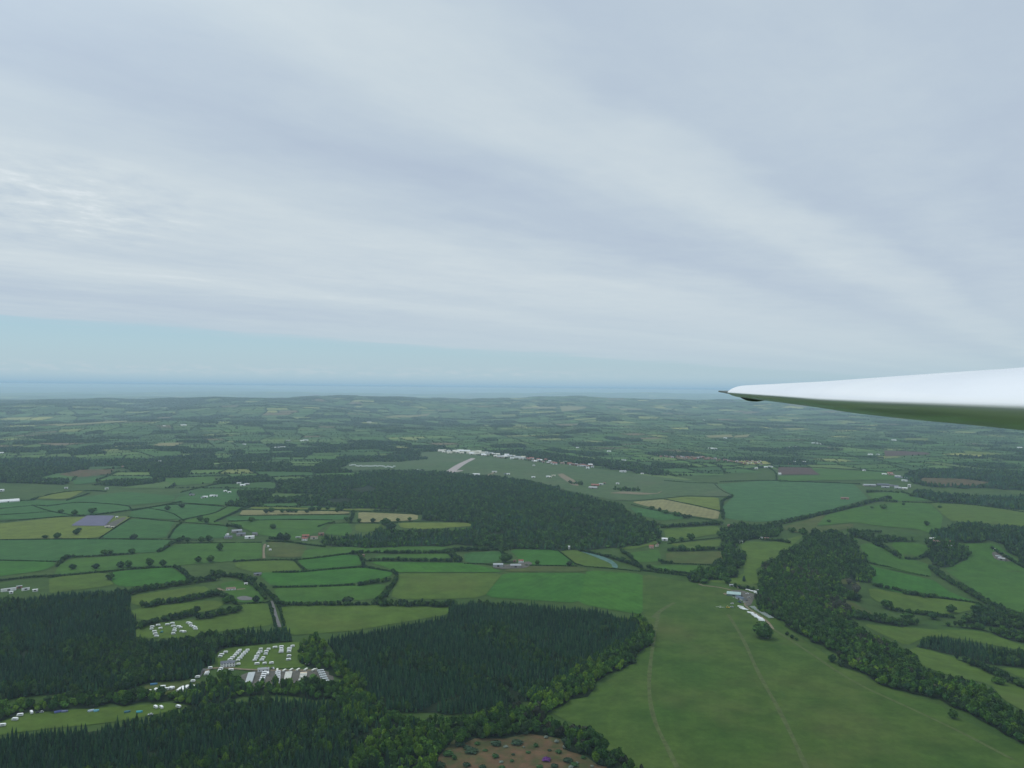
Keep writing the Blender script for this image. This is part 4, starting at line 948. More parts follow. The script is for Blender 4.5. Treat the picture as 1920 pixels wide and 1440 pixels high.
# heath bushes
BUSH_V = broadleaf(240, 1, 60, .32, trunk=False, flat_=.8)
def bush_me(nm, c): return mk(nm, BUSH_V[0], BUSH_V[1], FOL, cols=np.asarray(c)[None] * np.maximum(BUSH_V[2], .2)[:, None], link=False)
BM = {'dark': bush_me('bush', (0.03, 0.055, 0.028)), 'green': bush_me('bush', (0.04, 0.09, 0.028)), 'grey': bush_me('bush', (0.16, 0.19, 0.15)), 'purple': bush_me('bush', (0.11, 0.035, 0.15))}
for px, k, h, r in [((885, 1410), 'dark', 4, 7.5), ((876, 1404), 'dark', 3, 5), ((930, 1397), 'dark', 4.5, 6.5), ((948, 1401), 'grey', 2, 3), ((970, 1395), 'dark', 4, 7), ((1005, 1400), 'green', 4, 3), ((929, 1420), 'green', 4, 4), ((1048, 1412), 'green', 4, 3.5), ((1065, 1428), 'dark', 4, 5.5),
                    ((1077, 1436), 'green', 3.5, 4.5), ((852, 1424), 'green', 5, 2.6), ((875, 1436), 'dark', 3.5, 4.5), ((960, 1428), 'green', 2.5, 2.6), ((1024, 1384), 'grey', 3, 2.6), ((1044, 1392), 'grey', 3.4, 3), ((940, 1430), 'grey', 2, 2.6), ((1071, 1440), 'grey', 3, 2.8), ((1082, 1432), 'grey', 2.4, 1.8), ((982, 1402), 'grey', 1.8, 1.4),
                    ((1025, 1426), 'purple', 3.6, 5), ((1094, 1422), 'green', 3, 3), ((1012, 1440), 'green', 3, 4), ((905, 1440), 'dark', 3, 4), ((1110, 1438), 'grey', 2, 2), ((990, 1412), 'green', 2, 3), ((910, 1408), 'green', 2, 3), ((1030, 1408), 'dark', 2, 2.4), ((962, 1416), 'dark', 2, 2.2), ((840, 1416), 'green', 5, 6), ((862, 1398), 'dark', 5, 6), ((905, 1382), 'green', 5, 6), ((985, 1374), 'dark', 5, 6.5), ((1036, 1378), 'green', 5, 6), ((1062, 1392), 'dark', 5, 6), ((1094, 1404), 'green', 5, 6.5), ((1128, 1432), 'dark', 5, 6), ((826, 1438), 'dark', 5, 6), ((895, 1396), 'green', 3, 3.4), ((1058, 1402), 'grey', 2.4, 2.4), ((1040, 1438), 'dark', 3, 4.2), ((942, 1440), 'green', 2.5, 3.2)]:
    p = ground([px])[0]
    o = inst('bush', BM[k], None, p, rng.uniform(0, 6), (r, r, h))
    tag(o, 'purple flowering rhododendron bush on the brown heath' if k == 'purple' else None, 'bush', 'bushes scattered over the brown heath')
    if k != 'purple':
        sz = 'wide' if r > 5 else 'medium' if r > 2.9 else 'small'
        base = f'{sz} {dict(dark="dark", green="green", grey="pale grey")[k]} bush on the brown heath'
        dx, dy = px[0] - 1025, (px[1] - 1426) * 2
        rel = ('right of' if dx > 0 else 'left of') if abs(dx) > abs(dy) else 'beyond' if dy < 0 else 'in front of'
        s = f'{base} {rel} the purple rhododendron'; q = 1
        while s in USED: s = f'{ORD[q]}{base} {rel} the purple rhododendron'; q += 1
        USED.add(s); o['label'] = s
# the leafless pair on the scarp
for px, h, r, lb in [((1606, 1113), 22, 10, 'tall greyish bare tree beside the brown patch in the scarp wood'), ((1592, 1098), 16, 7, 'smaller greyish bare tree behind the tall bare one')]:
    p = ground([px])[0]; v, f, t = broadleaf(300 + int(h), 1, 190, .15, trunk=True)
    o = mk('bare_tree', v, f, FOL, cols=np.where((t < 0)[:, None], np.array(TRUNK_C)[None], np.array((0.085, 0.088, 0.062))[None] * np.abs(t)[:, None]))
    o.location = p; o.scale = (r, r, h); tag(o, lb, 'tree')
p = ground([(1395, 1090)])[0]
v, f, t = LOD['C0'][0]
o = mk('conifer_tree', v, f, FOL, cols=np.where((t < 0)[:, None], np.array(TRUNK_C)[None], np.array((0.022, 0.05, 0.03))[None] * np.abs(t)[:, None]))
o.location = p; o.scale = (4.5, 4.5, 12); tag(o, 'small single conifer on the olive grass behind the hangars', 'tree')

# ------------------------------------------------------------------ woods: the nearest trees one by one, the rest as standing mass
def in_frame(P, pad=4):
    q, z = project(P); return (q[:, 0] > -pad) & (q[:, 0] < 1920 + pad) & (q[:, 1] > 700) & (q[:, 1] < 1440 + pad), q, z
cand = {'C': [], 'B': []}
for wi, (nm, lb, tabs, d) in enumerate(WOODS):
    for ti, (kind, P, hs, rs, c) in enumerate(tabs):
        ok, q, z = in_frame(P + np.array([0, 0, 1.0]) * (hs * .8)[:, None])
        s = np.where(ok, hs * rs / np.maximum(z, 1) ** 2, 0)
        cand[kind] += [(s[i], wi, ti, i) for i in np.argsort(-s)[:300] if s[i] > 0]
SHOWN = {}
IND = {'C': [], 'B': []}
for k in cand:
    for s, wi, ti, i in sorted(cand[k], reverse=True)[:296 if k == 'C' else 190]:
        SHOWN.setdefault((wi, ti), set()).add(i); IND[k].append((wi, ti, i))
TM = {}
for k, lod, pal in (('C', 'C0', G_CON), ('B', 'B0', np.concatenate([G_OAK, G_LIME[:2]]))):
    TM[k] = []
    for v, f, t in LOD[lod]:
        for c in pal:
            TM[k].append(mk('conifer_tree' if k == 'C' else 'broadleaf_tree', v, f, FOL, link=False,
                            cols=np.where((t < 0)[:, None], np.array(TRUNK_C)[None], np.asarray(c)[None] * np.abs(t)[:, None])))
for k in IND:
    for wi, ti, i in IND[k]:
        kind, P, hs, rs, c = WOODS[wi][2][ti]
        m = TM[k][int(rng.integers(len(TM[k])))]
        o = inst(m.name.split('.')[0], m, None, P[i], rng.uniform(0, 6.28), (rs[i], rs[i], hs[i]))
        lb = WOODS[wi][1]
        tag(o, ('pointed dark conifer standing in the ' if k == 'C' else 'leafy round tree standing in the ') + ' '.join(lb.split()[:9]), 'tree',
            f"{'conifers' if k == 'C' else 'broadleaf trees'} of the {lb}")
for wi, (nm, lb, tabs, d) in enumerate(WOODS):
    parts = []
    for ti, (kind, P, hs, rs, c) in enumerate(tabs):
        keep = np.ones(len(P), bool); keep[list(SHOWN.get((wi, ti), ()))] = False
        if not keep.any(): continue
        dd = np.hypot(P[:, 0], P[:, 1])
        for lo, hi, L in ((0, 1750, 'B1' if kind == 'B' else 'C1'), (1750, 1e9, 'B2' if kind == 'B' else 'C2')):
            m = keep & (dd >= lo) & (dd < hi)
            if m.any(): parts.append(bake(L, P[m] - np.array([0, 0, .3]), hs[m], rs[m], c[m]))
    if parts:
        V, F, C = join(parts)
        o0 = np.array([V[:, 0].mean(), V[:, 1].mean(), V[:, 2].min()])
        o = mk(nm, V - o0, F, FOL, cols=C); o.location = o0
        tag(o, lb, 'wood', kind='stuff')
        print('wood', nm, len(V), len(F), round(d))
# ------------------------------------------------------------------ the patchwork beyond: fields split again and again
def split(poly, p, nrm):
    s = (poly - p) @ nrm; A, B, cut = [], [], []
    for i in range(len(poly)):
        j = (i + 1) % len(poly)
        if s[i] >= 0: A.append(poly[i])
        else: B.append(poly[i])
        if (s[i] >= 0) != (s[j] >= 0):
            q = poly[i] + (poly[j] - poly[i]) * (s[i] / (s[i] - s[j])); A.append(q); B.append(q); cut.append(q)
    return np.array(A), np.array(B), cut
def parea(q): x, y = q[:, 0], q[:, 1]; return 0.5 * abs(np.dot(x, np.roll(y, -1)) - np.dot(y, np.roll(x, -1)))
CELLS, CUTS = [], []
def visible_zone(c, pad):
    d = math.hypot(*c); az = math.atan2(c[0], max(c[1], 1))
    return c[1] > 900 and abs(az) < 0.66 + pad / d and d < 43000
def rec(poly):
    c = poly.mean(0); d = math.hypot(*c)
    target = 27000 * (1 + (max(d - 3000, 0) / 6500) ** 1.35)
    a = parea(poly)
    if a < target * random.uniform(.7, 1.8): CELLS.append(poly); return
    e = np.roll(poly, -1, 0) - poly; k = int(np.argmax((e ** 2).sum(1)))
    t = e[k] / np.linalg.norm(e[k]); ang = random.gauss(0, .16); n = np.array([t[0] * math.cos(ang) - t[1] * math.sin(ang), t[0] * math.sin(ang) + t[1] * math.cos(ang)])
    A, B, cut = split(poly, poly[k] + e[k] * random.uniform(.36, .64), n)
    if len(cut) == 2 and len(A) > 2 and len(B) > 2:
        CUTS.append((cut[0], cut[1])); rec(A); rec(B)
    else: CELLS.append(poly)
def warp(P):
    x, y = P[:, 0], P[:, 1]
    return P + np.stack([38 * np.sin(y / 310 + 1.3 * np.sin(x / 470)) + 22 * np.sin(y / 127 + x / 260), 38 * np.sin(x / 350 + 1.1 * np.sin(y / 390)) + 18 * np.sin(x / 141 - y / 300)], 1)
TS = 1700; th = R(17); cth, sth = math.cos(th), math.sin(th)
for i in range(-30, 31):
    for j in range(-12, 31):
        q = np.array([(i, j), (i + 1, j), (i + 1, j + 1), (i, j + 1)], float) * TS
        q = np.stack([q[:, 0] * cth - q[:, 1] * sth, q[:, 0] * sth + q[:, 1] * cth], 1)
        if visible_zone(q.mean(0), 1300):
            rec(q)
            for k in range(4): CUTS.append((q[k], q[(k + 1) % 4])) if k < 2 else None
NEAR_MASK = [(Q, Q.min(0), Q.max(0)) for nm, Q in FIELDS]
ZONE = ground([(-300, 1500), (-300, 908), (0, 905), (300, 912), (440, 952), (560, 952), (610, 920), (700, 880), (1000, 900), (1250, 895), (1500, 875), (1700, 884), (1760, 902), (2100, 902), (2300, 1100), (2300, 1700), (-300, 1700)])[:, :2]
def masked(P):
    m = inside(ZONE, P)
    for Q, lo, hi in NEAR_MASK:
        b = ~m & (P[:, 0] > lo[0]) & (P[:, 0] < hi[0]) & (P[:, 1] > lo[1]) & (P[:, 1] < hi[1])
        if b.any(): k = np.nonzero(b)[0]; m[k] = inside(Q, P[k])
    return m
PALF = [((0.039, 0.093, 0.020), 30), ((0.051, 0.107, 0.023), 22), ((0.032, 0.079, 0.020), 18), ((0.067, 0.121, 0.028), 12), ((0.086, 0.135, 0.034), 6), ((0.164, 0.192, 0.056), 2.6), ((0.249, 0.255, 0.073), 2.0), ((0.121, 0.096, 0.047), 2.2), ((0.050, 0.113, 0.020), 8)]
pw = np.array([w for _, w in PALF]); pw = pw / pw.sum(); pc = np.array([c for c, _ in PALF]); pq = pw * np.array([.8, 1, .7, 1.6, 2, 3.2, 3.2, 1.2, 1]); pq = pq / pq.sum()
FV, FF, FC, n0 = [], [], [], 0
WOODC = []
cc = np.array([c.mean(0) for c in CELLS]); cm = masked(warp(cc))
for poly, c, mk_ in zip(CELLS, cc, cm):
    if mk_: continue
    d = math.hypot(*c)
    if d < 1000: continue
    wn = math.sin(c[0] / 1900 + 2.1 * math.sin(c[1] / 2500)) * math.sin(c[1] / 1500 + 1.4 * math.sin(c[0] / 2300))
    pwood = .10 + .30 * max(wn, 0) + (.03 if d > 9000 else 0) + (.05 if c[0] < -.12 * c[1] and d < 6000 else 0)
    if 12300 < d < 17500 and c[0] < -.12 * c[1]: pwood += .30
    if random.random() < pwood and d < 19500: WOODC.append(poly); continue
    B = warp(densify(poly, 90 if d < 12000 else 300)); ctr = warp(c[None])
    w_ = pw if d < 7500 else pq
    col = pc[rng.choice(len(pc), p=w_)] * rng.uniform(.85, 1.15)
    P = np.concatenate([B, (B + ctr) / 2, ctr]); m = len(B); i = np.arange(m); j = (i + 1) % m
    FF.append(np.concatenate([np.stack([i, j, j + m], 1), np.stack([i, j + m, i + m], 1), np.stack([i + m, j + m, np.full(m, 2 * m)], 1)]) + n0)
    FV.append(np.column_stack([P, H(P[:, 0], P[:, 1])])); FC.append(np.repeat(col[None], len(P), 0)); n0 += len(P)
M_PATCH = attr_mat('patchwork_pasture', nscale=0.012, var=0.14)
o = mk('distant_fields', np.concatenate(FV), np.concatenate(FF), M_PATCH, cols=np.concatenate(FC), smooth=True)
tag(o, 'patchwork of small distant green fields up to the hazy ridge', kind='structure')

# hedges along every cut, trees in them, woods in some of the cells
def tris(lod, P, hs, rs, pal): return bake(lod, P, hs, rs, pick(pal, len(P), .2))
hp, hh, hr, hl = [], [], [], []
for a, b in CUTS:
    m = (a + b) / 2; d = math.hypot(*m)
    if d < 1000 or d > 26000 or random.random() < .10: continue
    L = np.hypot(*(b - a)); s = max(7.0, d / 400)
    n = max(2, int(L / s)); t = (np.arange(n) + rng.uniform(.2, .8, n)) / n
    P = warp(a + (b - a) * t[:, None]) + rng.normal(size=(n, 2)) * 1.2
    tree = rng.uniform(0, 1, n) < random.choice([.03, .06, .12, .4])
    hp.append(P); hh.append(np.where(tree, rng.uniform(7, 13, n), rng.uniform(3, 6, n))); hr.append(np.where(tree, rng.uniform(4, 6.5, n), s * .74) * (1 if d < 8000 else 1.25))
hp = np.concatenate(hp); hh = np.concatenate(hh); hr = np.concatenate(hr)
ok = ~masked(hp); az = np.abs(np.arctan2(hp[:, 0], hp[:, 1])) < .64
hp, hh, hr = hp[ok & az], hh[ok & az], hr[ok & az]
d = np.hypot(hp[:, 0], hp[:, 1])
parts = [tris('B2', onland(hp[d < 4200]), hh[d < 4200], hr[d < 4200], G_MIX)]
q = d >= 4200; parts.append(tris('B3', onland(hp[q]), hh[q], hr[q], G_MIX))
V, F, C = join(parts); C = C * .85; print('far hedges', len(V), len(F))
tag(mk('distant_hedgerows', V, F, FOL, cols=C), 'dark hedgerows and hedge trees netting the distant fields', 'hedgerow', kind='stuff')
wp, wh, wr = [], [], []
for poly in WOODC:
    c = poly.mean(0); d = math.hypot(*c); s = max(11, d / 420)
    P = scatter(ragged(warp(densify(poly, 60)), 13 if d < 9000 else 24, 50), s)
    if len(P): wp.append(P); wh.append(rng.uniform(10, 17, len(P))); wr.append(rng.uniform(.55, .8, len(P)) * s)
wp = np.concatenate(wp); wh = np.concatenate(wh); wr = np.concatenate(wr)
ok = ~masked(wp) & (np.abs(np.arctan2(wp[:, 0], wp[:, 1])) < .64); wp, wh, wr = wp[ok], wh[ok], wr[ok]
d = np.hypot(wp[:, 0], wp[:, 1])
parts = [tris('B2' if len(wp[d < 4200]) else 'B3', onland(wp[d < 4200]), wh[d < 4200], wr[d < 4200], G_MIX)] if (d < 4200).any() else []
q = d >= 4200; parts.append(tris('B3', onland(wp[q]), wh[q], wr[q], np.concatenate([G_MIX, G_CON])))
V, F, C = join(parts); print('far woods', len(V), len(F))
tag(mk('distant_woodland', V, F, FOL, cols=C), 'scattered dark woods across the distant farmland', 'wood', kind='stuff')
# loose trees in the middle distance
n = 2600
az = rng.uniform(-.64, .64, n); dd = np.sqrt(rng.uniform(2500 ** 2, 9000 ** 2, n)); P = np.stack([dd * np.sin(az), dd * np.cos(az)], 1)
P = P[~masked(P)]; n = len(P)
V, F, C = tris('B3', onland(P), rng.uniform(6, 13, n), rng.uniform(4, 7, n), G_MIX)
tag(mk('distant_trees', V, F, FOL, cols=C), 'countless single trees dotted over the middle distance', 'trees', kind='stuff')
# ------------------------------------------------------------------ buildings
_ones = 'zeroth first second third fourth fifth sixth seventh eighth ninth tenth eleventh twelfth thirteenth fourteenth fifteenth sixteenth seventeenth eighteenth nineteenth'.split()
_tens = {20: 'twent', 30: 'thirt', 40: 'fort', 50: 'fift', 60: 'sixt', 70: 'sevent'}
def ordw(n):
    if n < 20: return _ones[n]
    t, r = n // 10 * 10, n % 10
    return _tens[t] + ('ieth' if r == 0 else 'y-' + _ones[r])
WALLS = {'white': (.80, .79, .76), 'cream': (.62, .58, .46), 'brick': (.30, .15, .11), 'stone': (.30, .28, .25), 'pink': (.62, .42, .36), 'grey': (.36, .37, .37), 'tan': (.42, .36, .26), 'green': (.16, .22, .18), 'dark': (.08, .08, .08)}
ROOFS = {'slate': (.13, .14, .16), 'red': (.27, .105, .075), 'white': (.66, .66, .64), 'cream': (.50, .48, .38), 'sheet': (.32, .34, .35), 'grey': (.27, .28, .29), 'brown': (.20, .13, .10), 'green': (.30, .40, .37), 'blue': (.085, .112, .145), 'bright': (.60, .58, .50), 'pale': (.36, .37, .36)}
def wm(k): return plain('wall_' + k, WALLS[k], .85, .2, .10, .4)
def rm(k): return plain('roof_' + k, ROOFS[k], .75, .25, .16, .35)
M_GLASS = plain('dark_window_glass', (.03, .035, .04), .15, .5, .2, 2)
M_DOOR = plain('dark_door', (.06, .055, .05), .6, .3, .2, 2)
M_CHIM = plain('chimney_brick', (.25, .13, .10), .9, .2, .2, 3)
_BM = {}
def building_parts(w, l, h, wall, roof, pitch, detail):
    """meshes of a gabled building: length l along x, depth w along y, eaves at h"""
    key = (round(w), round(l), round(h, 1), wall, roof, pitch, detail)
    if key in _BM: return _BM[key]
    w, l = round(w) or 1, round(l) or 1
    rz = w / 2 * pitch; out = []
    m = MB(); m.prism_x([(-w / 2, -1.0), (w / 2, -1.0), (w / 2, h), (0, h + rz), (-w / 2, h)], -l / 2, l / 2)
    out.append(('wall', m.me('wall', wm(wall)), []))
    ov = .35; th = .18; s = ov * pitch
    m = MB(); m.prism_x([(-w / 2 - ov, h - s), (0, h + rz), (w / 2 + ov, h - s), (w / 2 + ov, h - s + th), (0, h + rz + th + .03), (-w / 2 - ov, h - s + th)], -l / 2 - ov, l / 2 + ov)
    sub = []
    if detail == 'house':
        c = MB(); c.box(l * .3, l * .3 + .9, -.5, .4, h + rz * .6, h + rz + 1.2); c.box(l * .3 + .25, l * .3 + .6, -.25, .15, h + rz + 1.2, h + rz + 1.5)
        sub.append(('chimney', c.me('chimney', M_CHIM)))
    out.append(('roof', m.me('roof', rm(roof)), sub))
    if detail in ('house', 'clubhouse'):
        n = 5 if detail == 'clubhouse' else 3
        for k in range(n):
            x = -l / 2 + l * (k + .5) / n
            for z0 in ([.9, 3.4] if h > 4 else [.9]):
                if k == n // 2 and z0 < 1: continue
                q = MB().box(x - .6, x + .6, -w / 2 - .06, -w / 2 + .05, z0, z0 + 1.3); out.append(('window', q.me('window', M_GLASS), []))
        out.append(('door', MB().box(-.55, .55, -w / 2 - .07, -w / 2 + .05, -.1, 2.1).me('door', M_DOOR), []))
    elif detail == 'barn':
        out.append(('door', MB().box(-min(2.2, l * .2), min(2.2, l * .2), -w / 2 - .08, -w / 2 + .05, -.2, h * .82).me('door', M_DOOR), []))
    _BM[key] = out
    return out
def metres(px, p): return px * float((np.array(p) - EYE) @ FWD) / FPX
def building(name, px, lpx, wall, roof, label, rot=0.0, ratio=.55, h=None, pitch=.55, detail='house', cat='house', group=None, span=None):
    p = ground([px])[0]
    l = span or metres(lpx, p); w = max(3.5, l * ratio); h = h or (2.7 if l < 10 else 4.6 if detail in ('house', 'clubhouse') else 4.5)
    az = math.atan2(p[0], p[1])
    o = empty(name, p + np.array([0, 0, .25]), R(rot) - az)
    tag(o, label, cat, group)
    for nm, me, sub in building_parts(w, l, h, wall, roof, pitch, detail):
        q = inst(nm, me, o)
        for sn, sm in sub: inst(sn, sm, q)
    return o
# gliding club
building('hangar', (1376, 1116), 25, 'green', 'green', 'long pale green roofed hangar at the top of the gliding field', -2, .75, 3.4, .3, 'barn', 'hangar')
building('hangar', (1389, 1124), 20, 'grey', 'blue', 'narrow blue roofed hangar set askew in front of the green one', -52, .5, 3.4, .35, 'barn', 'hangar')
building('shed', (1372, 1099), 9, 'grey', 'sheet', 'small grey shed beside the track behind the hangars', 4, .5, 2.6, .3, 'barn', 'shed')
building('shed', (1388, 1103), 11, 'stone', 'brown', 'low brownish shed under the hedge behind the hangars', 4, .5, 3, .3, 'barn', 'shed')
field('concrete_apron', [(1355, 1113), (1359, 1112), (1366, 1115), (1361, 1116.5)], M_DIRT, 'pale concrete pad left of the green hangar', .6)
# caravan park buildings
building('clubhouse', (427.5, 1249), 26, 'white', 'slate', 'white two storey clubhouse with a dark slate roof', -3, .42, 5, .5, 'clubhouse', 'clubhouse')
building('reception_block', (494, 1258), 20, 'white', 'grey', 'white reception block with a wide grey roof in the lower caravan park', -2, .5, 3, .3, 'house', 'building')
building('bungalow', (433, 1106), 17, 'white', 'brown', 'white bungalow with a brown roof above its garden', -4, .5, 2.8, .4, 'house', 'bungalow')
building('shed', (461, 1096), 6, 'white', 'white', 'small white shed behind the white bungalow', 0, .6, 2.5, .3, 'barn', 'shed')
building('barn', (483, 1078), 13, 'stone', 'slate', 'low dark roofed barn beside the lane above the green field', 3, .5, 3, .3, 'barn', 'barn')
field('pond', [(442, 1121), (458, 1117), (476, 1122), (470, 1126), (450, 1126)], M_TARMAC, 'grey drained pond in the garden of the bungalow', .6)
# farms
B = building
FARM = [
 ('barn', (934, 1062), 18, 'grey', 'sheet', 'grey roofed barn standing left in the brown farmyard', 2, .6, 4.5, .3, 'barn'),
 ('barn', (967, 1063), 20, 'stone', 'grey', 'darker long barn standing right in the brown farmyard', 0, .6, 4, .3, 'barn'),
 ('farmhouse', (977, 1055), 9, 'white', 'red', 'white farmhouse with a red roof behind the grey barns', -5, .6, 4.6, .6, 'house'),
 ('shed', (965, 1053), 5, 'brick', 'brown', 'tiny brick outhouse left of the white farmhouse', 5, .7, 2.6, .4, 'barn'),
 ('hut', (681, 1043), 5, 'brick', 'brown', 'small brick hut in the hedge above the green field', 0, .7, 3, .5, 'barn'),
 ('barn', (468, 1009), 17, 'white', 'white', 'long white barn at the front of the grey roofed hamlet', -3, .4, 4.5, .25, 'barn'),
 ('cottage', (428, 1009), 14, 'stone', 'slate', 'stone cottage at the left end of the grey roofed hamlet', 3, .5, 3, .6, 'house'),
 ('cottage', (426, 1005), 6, 'white', 'white', 'small white gabled cottage at the left end of the grey roofed hamlet', 60, .7, 4, .6, 'house'),
 ('barn', (452, 1004), 16, 'stone', 'slate', 'slate roofed barn in the middle of the grey roofed hamlet', 8, .5, 4, .5, 'barn'),
 ('barn', (444, 998), 18, 'stone', 'grey', 'grey roofed barn at the back of the grey roofed hamlet', 12, .5, 4, .5, 'barn'),
 ('cottage', (478, 1003), 9, 'stone', 'slate', 'stone cottage at the right end of the grey roofed hamlet', -30, .6, 4, .6, 'house'),
 ('farmhouse', (571, 1013), 10, 'white', 'red', 'white farmhouse at the front of the red roofed farm', 0, .6, 4.6, .6, 'house'),
 ('barn', (573, 1007), 13, 'brick', 'red', 'red roofed barn behind the white farmhouse of the red roofed farm', 4, .5, 4, .5, 'barn'),
 ('barn', (589, 1010), 13, 'cream', 'brown', 'brown roofed barn at the right of the red roofed farm', -10, .5, 4, .5, 'barn'),
 ('barn', (602, 1003), 10, 'brick', 'brown', 'brick barn behind the trees right of the red roofed farm', 20, .5, 4, .5, 'barn'),
 ('shed', (559, 1009), 9, 'stone', 'pale', 'low pale shed left of the red roofed farm', -4, .4, 2.6, .3, 'barn'),
 ('poultry_shed', (16, 1107), 24, 'white', 'pale', 'long white poultry shed at the left frame edge', 6, .28, 3, .3, 'barn'),
 ('poultry_shed', (48, 1106), 13, 'white', 'pale', 'shorter white poultry shed right of the long one', 14, .35, 3, .3, 'barn'),
 ('shed', (36, 1102), 9, 'brick', 'sheet', 'grey roofed shed between the two poultry sheds', 5, .5, 3, .3, 'barn'),
 ('shed', (66, 1108), 8, 'white', 'white', 'small white shed under the trees right of the poultry sheds', -8, .5, 2.6, .3, 'barn'),
 ('shed', (21, 1112), 6, 'white', 'white', 'tiny white shed in front of the long poultry shed', 0, .6, 2.4, .3, 'barn'),
 ('shed', (201, 989), 9, 'tan', 'cream', 'cream shed at the front of the solar yard', 0, .5, 3, .3, 'barn'),
 ('shed', (211, 989.5), 6, 'tan', 'cream', 'smaller cream shed right of the front solar yard shed', 0, .6, 3, .3, 'barn'),
 ('hut', (219, 971), 4, 'white', 'white', 'white hut at the far end of the solar yard', 0, .8, 3.5, .3, 'barn'),
 ('barn', (1246.5, 1013), 11, 'white', 'white', 'pale barn with a bright roof at the edge of the large wood', -6, .7, 4, .35, 'barn'),
 ('cottage', (1221.5, 1027), 9, 'pink', 'red', 'pink cottage beneath the trees below the pale barn', 2, .6, 4, .6, 'house'),
 ('cottage', (1232, 1024), 6, 'cream', 'brown', 'cream cottage just right of the pink cottage', 60, .7, 3.6, .6, 'house'),
 ('cottage', (1388, 1018), 9, 'white', 'white', 'white cottage beside the tree lined lane behind the hangars', 0, .7, 3.4, .4, 'house'),
 ('barn', (1450, 996), 8, 'white', 'white', 'white barn at the end of the hamlet drive', 12, .5, 3.6, .3, 'barn'),
 ('shed', (1437, 1011), 9, 'brick', 'brown', 'brown shed in front of the hamlet hedge', -3, .5, 3, .4, 'barn'),
 ('shed', (1425, 1009), 9, 'white', 'pale', 'low pale shed left of the brown hamlet shed', -3, .35, 2.6, .3, 'barn'),
 ('house', (1369, 988), 9, 'brick', 'brown', 'brown roofed house half hidden in the hamlet trees', 10, .6, 4.6, .6, 'house'),
 ('barn', (1747, 1012), 7, 'white', 'white', 'white barn at the left of the valley farm', 20, .6, 4, .35, 'barn'),
 ('shed', (1752, 1011), 4, 'white', 'white', 'tiny white shed touching the white valley barn', 60, .7, 4, .4, 'barn'),
 ('farmhouse', (1756, 1018), 11, 'brick', 'brown', 'brown roofed farmhouse of the valley farm', 6, .6, 4.4, .6, 'house'),
 ('barn', (1777, 1017), 9, 'brick', 'red', 'reddish barn right of the valley farmhouse', -12, .6, 4, .5, 'barn'),
 ('shed', (1782, 1025), 6, 'white', 'pale', 'pale shed in front of the reddish valley barn', 0, .6, 3, .3, 'barn'),
 ('barn', (1872, 1046), 9, 'stone', 'sheet', 'grey roofed barn in the stony yard at the right edge', -14, .5, 4, .35, 'barn'),
 ('barn', (1878, 1050), 12, 'stone', 'pale', 'pale roofed barn in front in the stony yard at the right edge', -14, .5, 4, .35, 'barn'),
 ('hut', (1864, 1031), 3, 'white', 'white', 'tiny white hut above the stony yard at the right edge', 0, .8, 3, .4, 'barn'),
 ('barn', (1584, 936), 14, 'brick', 'brown', 'dark brown barn where the hedged road meets the trees', 6, .5, 4, .4, 'barn'),
 ('silo_house', (1462, 890), 5, 'white', 'white', 'bright white cottage at the corner of the dark red field', 0, .8, 5, .7, 'house'),
 ('polytunnel', (15, 941), 36, 'white', 'white', 'long white polytunnel at the left frame edge', 6, .35, 3, .5, 'barn'),
 ('barn', (2, 921), 10, 'white', 'white', 'white barn behind the white polytunnel', 4, .5, 5, .35, 'barn'),
 ('hut', (1067, 1030), 3, 'white', 'white', 'slim white hut against the wood above the crop covers', 0, .9, 7, .5, 'barn'),
 ('caravan_hut', (502.5, 1026), 3.4, 'white', 'white', 'tiny white hut in the rough brown paddock', 0, .8, 2.6, .3, 'barn'),
 ('caravan_hut', (506.5, 1032), 4, 'white', 'white', 'second tiny white hut lower in the rough brown paddock', 0, .8, 2.6, .3, 'barn'),
]
CATS = dict(poultry_shed='shed', silo_house='house', caravan_hut='hut')
for nm, px, lp, wl, rf, lb, rot, ra, h, pi, det in FARM:
    B('cottage' if nm == 'silo_house' else 'hut' if nm == 'caravan_hut' else nm, px, lp, wl, rf, lb, rot, ra, h, pi, det, CATS.get(nm, nm))
